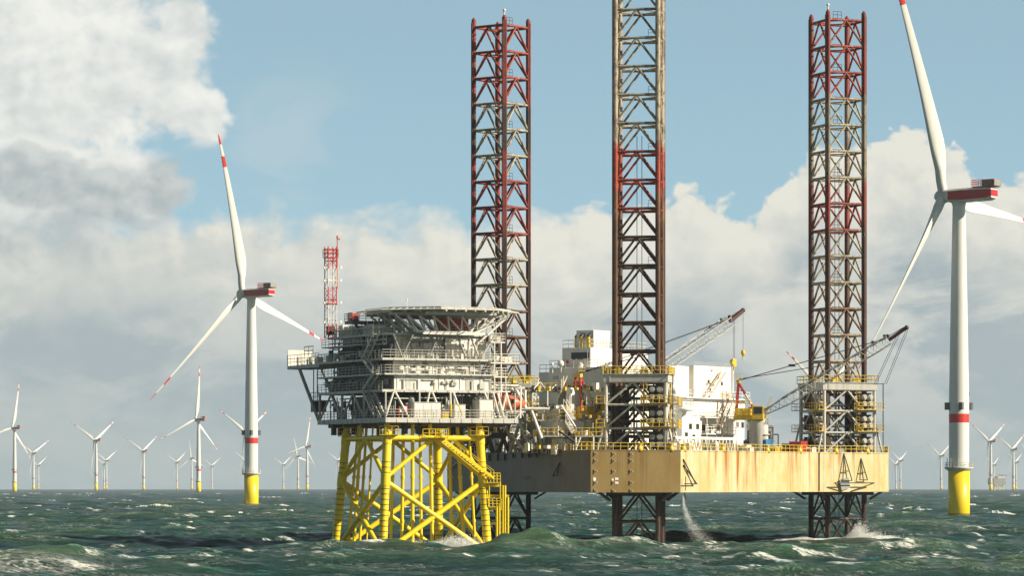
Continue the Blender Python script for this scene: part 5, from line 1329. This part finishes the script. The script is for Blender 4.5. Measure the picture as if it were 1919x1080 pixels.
# ------------------------------------------------------------------ deck cargo between the white block and the right tower
def cargo(name,lab,cat,px,Y,wd,dp,hh_,mat,rz=.9,frame=True,grp='cargo on the jack-up deck'):
    q=P(px,900,Y); t=thing(name,lab,cat,(q.x,q.y,13.2),rz,grp); w_=wd/2; d_=dp/2; z=13.21
    MB().bevbox(-w_,w_,-d_,d_,z+.12,z+hh_,.04).build('body',M[mat],t)
    m_=MB()
    if frame:
        for a in (-1,1):
            for b_ in (-1,1): m_.beam((a*w_,b_*d_,z),(a*w_,b_*d_,z+hh_+.05),.12)
        for b_ in (-1,1): m_.beam((-w_,b_*d_,z+hh_),(w_,b_*d_,z+hh_),.11); m_.beam((-w_,b_*d_,z+.1),(w_,b_*d_,z+.1),.11)
        k=-w_+.3
        while k<w_-.2: m_.box(k,k+.08,-d_-.05,-d_-.003,z+.2,z+hh_-.1); k+=.35
        m_.build('corner_frame',M[mat],t)
    return t
cargo('shipping_container','bright blue container with pale panel behind the hull railing','container',1430,534,1.7,2.2,2.2,'blue')
cargo('shipping_container','navy blue container left of the bright blue one','container',1411,537,1.6,2.2,2.1,'navy')
cargo('shipping_container','red container beside the right-hand tower','container',1496,533,1.6,2.0,1.9,'red')
cargo('shipping_container','black low container left of the red one','container',1480,536,1.6,1.6,1.6,'dark')
cargo('deck_crate','pale crate on deck right of the white block','crate',1397,530,1.1,1.1,1.3,'white'); cargo('deck_crate','pale crate left of the navy container near the railing','crate',1404,529,.9,.9,1.0,'house')
for px,Y,lab in ((1452,533,'yellow drum cluster box behind the railing, left of the other yellow box'),(1464,534,'yellow deck box behind the railing, right of the other yellow box')): cargo('deck_box',lab,'deck box',px,Y,1.5,1.2,1.1,'yellow')
cargo('deck_box','white deck box at the foot of the right tower','deck box',1520,533,1.0,1.0,1.0,'house')
def tank(px,Y,r_,z1,mat,lab):
    q=P(px,900,Y); t=thing('storage_tank',lab,'tank',(q.x,q.y,13.2),0,'tanks on the jack-up deck')
    MB().lathe([(0,13.2),(r_,13.2),(r_,z1-.2),(r_*.8,z1),(0,z1)],n=22).build('shell',M[mat],t)
    MB().lathe([(r_+.02,z1-1.6),(r_+.25,z1-1.6),(r_+.25,z1-1.45),(r_+.02,z1-1.45)],n=22).build('stiffening_ring',M[mat],t)
    MB().rail([(r_*math.cos(a),r_*math.sin(a),z1) for a in [2*PI*i/12 for i in range(13)]],.9,.04,.9).build('railing',M['pale'],t)
    MB().tube((r_,0,z1-.5),(r_+.7,0,z1-.5),.12,n=6).tube((r_+.7,0,z1-.5),(r_+.7,0,13.3),.12,n=6).build('pipe',M['mid'],t)
tank(1428,540,.95,17.8,'pale','tall grey tank right of the second crane'); tank(1407,542,.6,17.0,'mid','narrow dark tank between the white block and the grey tank'); tank(1443,541,.55,16.8,'mid','narrow dark tank right of the grey tank')
q=P(1426,800,541); t=thing('boom_rest','pale slanting boom rest standing behind the grey tank','boom rest',(q.x,q.y,13.2),0)
MB().beam((0,0,13.2),(0,0,18.2),.4).beam((0,0,17.9),(1.6,0,22.0),.35).build('post',M['pale'],t); MB().beam((-1.7,0,18.9),(0,0,17.6),.25).build('stay',M['pale'],t)
# lattice walkway rack in front of the white block
q=P(1322,900,510); t=thing('pipe_rack','long pale lattice rack lying along the hull railing before the white block','rack',(q.x,q.y,13.2),DA)
m_=MB()
for yy in (0,1.2):
    for z_ in (13.4,15.2): m_.beam((-8.5,yy,z_),(9.5,yy,z_),.14)
    for k in range(18):
        x_=-8.5+k; m_.beam((x_,yy,13.4),(x_+.5,yy,15.2),.09); m_.beam((x_+.5,yy,15.2),(x_+1,yy,13.4),.09)
m_.build('lattice_girder',M['white'],t)
for k in range(7): MB().tube((-8,.3+.13*k,15.35+.1*(k%2)),(9,.3+.13*k,15.35+.1*(k%2)),.09,n=6).build('pipe',M['house'],t)
# deck odds along the rail
for k,(px,Y) in enumerate(((1262,499),(1272,500),(1290,501),(1340,509))):
    q=P(px,900,Y); t=thing('deck_locker',('white locker against the right foot of the nearest tower','second white locker right of the nearest tower','small white locker left of the lattice rack','small white locker before the lattice rack')[k],'locker',(q.x,q.y,13.2),DA,'lockers at the hull edge')
    MB().bevbox(-.4,.4,-.35,.35,13.21,14.5+.3*(k%2)).build('body',M['house'],t); MB().box(-.3,.3,-.38,-.352,13.4,14.3).build('door',M['beige'],t)

# ------------------------------------------------------------------ spray: clouds of real droplets
def droplets(name,label,pts,mat):
    mb=MB()
    for (x_,y_,z_),r_ in pts:
        a=rd.uniform(0,6.3); vs=[(x_+r_*math.cos(a+k*2.094),y_+r_*math.sin(a+k*2.094),z_-r_*.4) for k in range(3)]+[(x_,y_,z_+r_)]
        mb.add(vs,[(0,2,1),(0,1,3),(1,2,3),(2,0,3)])
    o=mb.build(name,mat); tag(o,label,'spray',None,'stuff'); return o
rd=random.Random(4); M['drop']=simple('spray_white',(.85,.86,.85),.9)
pl=[P(1280,930,495),P(1282,952,495),P(1289,972,495),P(1300,992,495),P(1314,1010,495),P(1328,1032,495)]; pr=(.08,.28,.6,.95,1.4,2.0)
pts=[]
for i in range(6500):
    t=rd.random()**.8*4.999; k=int(t); f=t-k; c=pl[k].lerp(pl[k+1],f); r_=pr[k]*(1-f)+pr[k+1]*f
    pts.append(((c.x+rd.gauss(0,.5)*r_,c.y+rd.gauss(0,.6)*r_,c.z+rd.gauss(0,.35)*r_),rd.uniform(.012,.03)))
droplets('discharge_spray','pale grey spray of water blowing down from the outlet under the hull',pts,M['drop'])
def burst(px,py,Y,w_,h_,n,skew=0,r0=.02,r1=.055):
    c=P(px,py,Y); out=[]
    for i in range(n):
        x_=rd.gauss(0,.45)*w_; u=abs(rd.gauss(0,.45)); out.append(((c.x+x_+skew*u,c.y+rd.gauss(0,.8),c.z-.4+u*h_*math.exp(-(x_/w_)**2)),rd.uniform(r0,r1)))
    return out
pts=burst(1600,1008,532,1.9,2.3,9000,1.0)+burst(1612,1010,531,3.0,1.2,8000,2)+burst(1650,1014,530,3.5,.9,3500,2)
droplets('wave_splash','white burst of spray where a wave breaks against the right-hand leg',pts,M['drop'])
pts=burst(846,1020,480,4.0,1.5,8000,1)+burst(780,1024,478,5,.9,6000)+burst(725,1026,476,3,.8,4000)
droplets('wave_splash','low white spray at the foot of the yellow jacket',pts,M['drop'])
pts=burst(1222,1030,499,2.6,.6,1500)
droplets('wave_splash','thin line of white spray at the foot of the nearest lattice leg',pts,M['drop'])

# ------------------------------------------------------------------ haze
m=D.materials.new('haze_volume'); m.use_nodes=True; nt=m.node_tree; nt.nodes.clear()
o_=nt.nodes.new('ShaderNodeOutputMaterial'); v=nt.nodes.new('ShaderNodeVolumePrincipled'); v.inputs['Color'].default_value=(.80,.90,1,1); v.inputs['Density'].default_value=HAZE if 'HAZE' in globals() else 4.6e-5; v.inputs['Anisotropy'].default_value=0
nt.links.new(v.outputs[0],o_.inputs['Volume'])
hz_=MB().box(-13200,13200,-13200,13200,-18,165).build('haze',m); hz_['kind']='stuff'
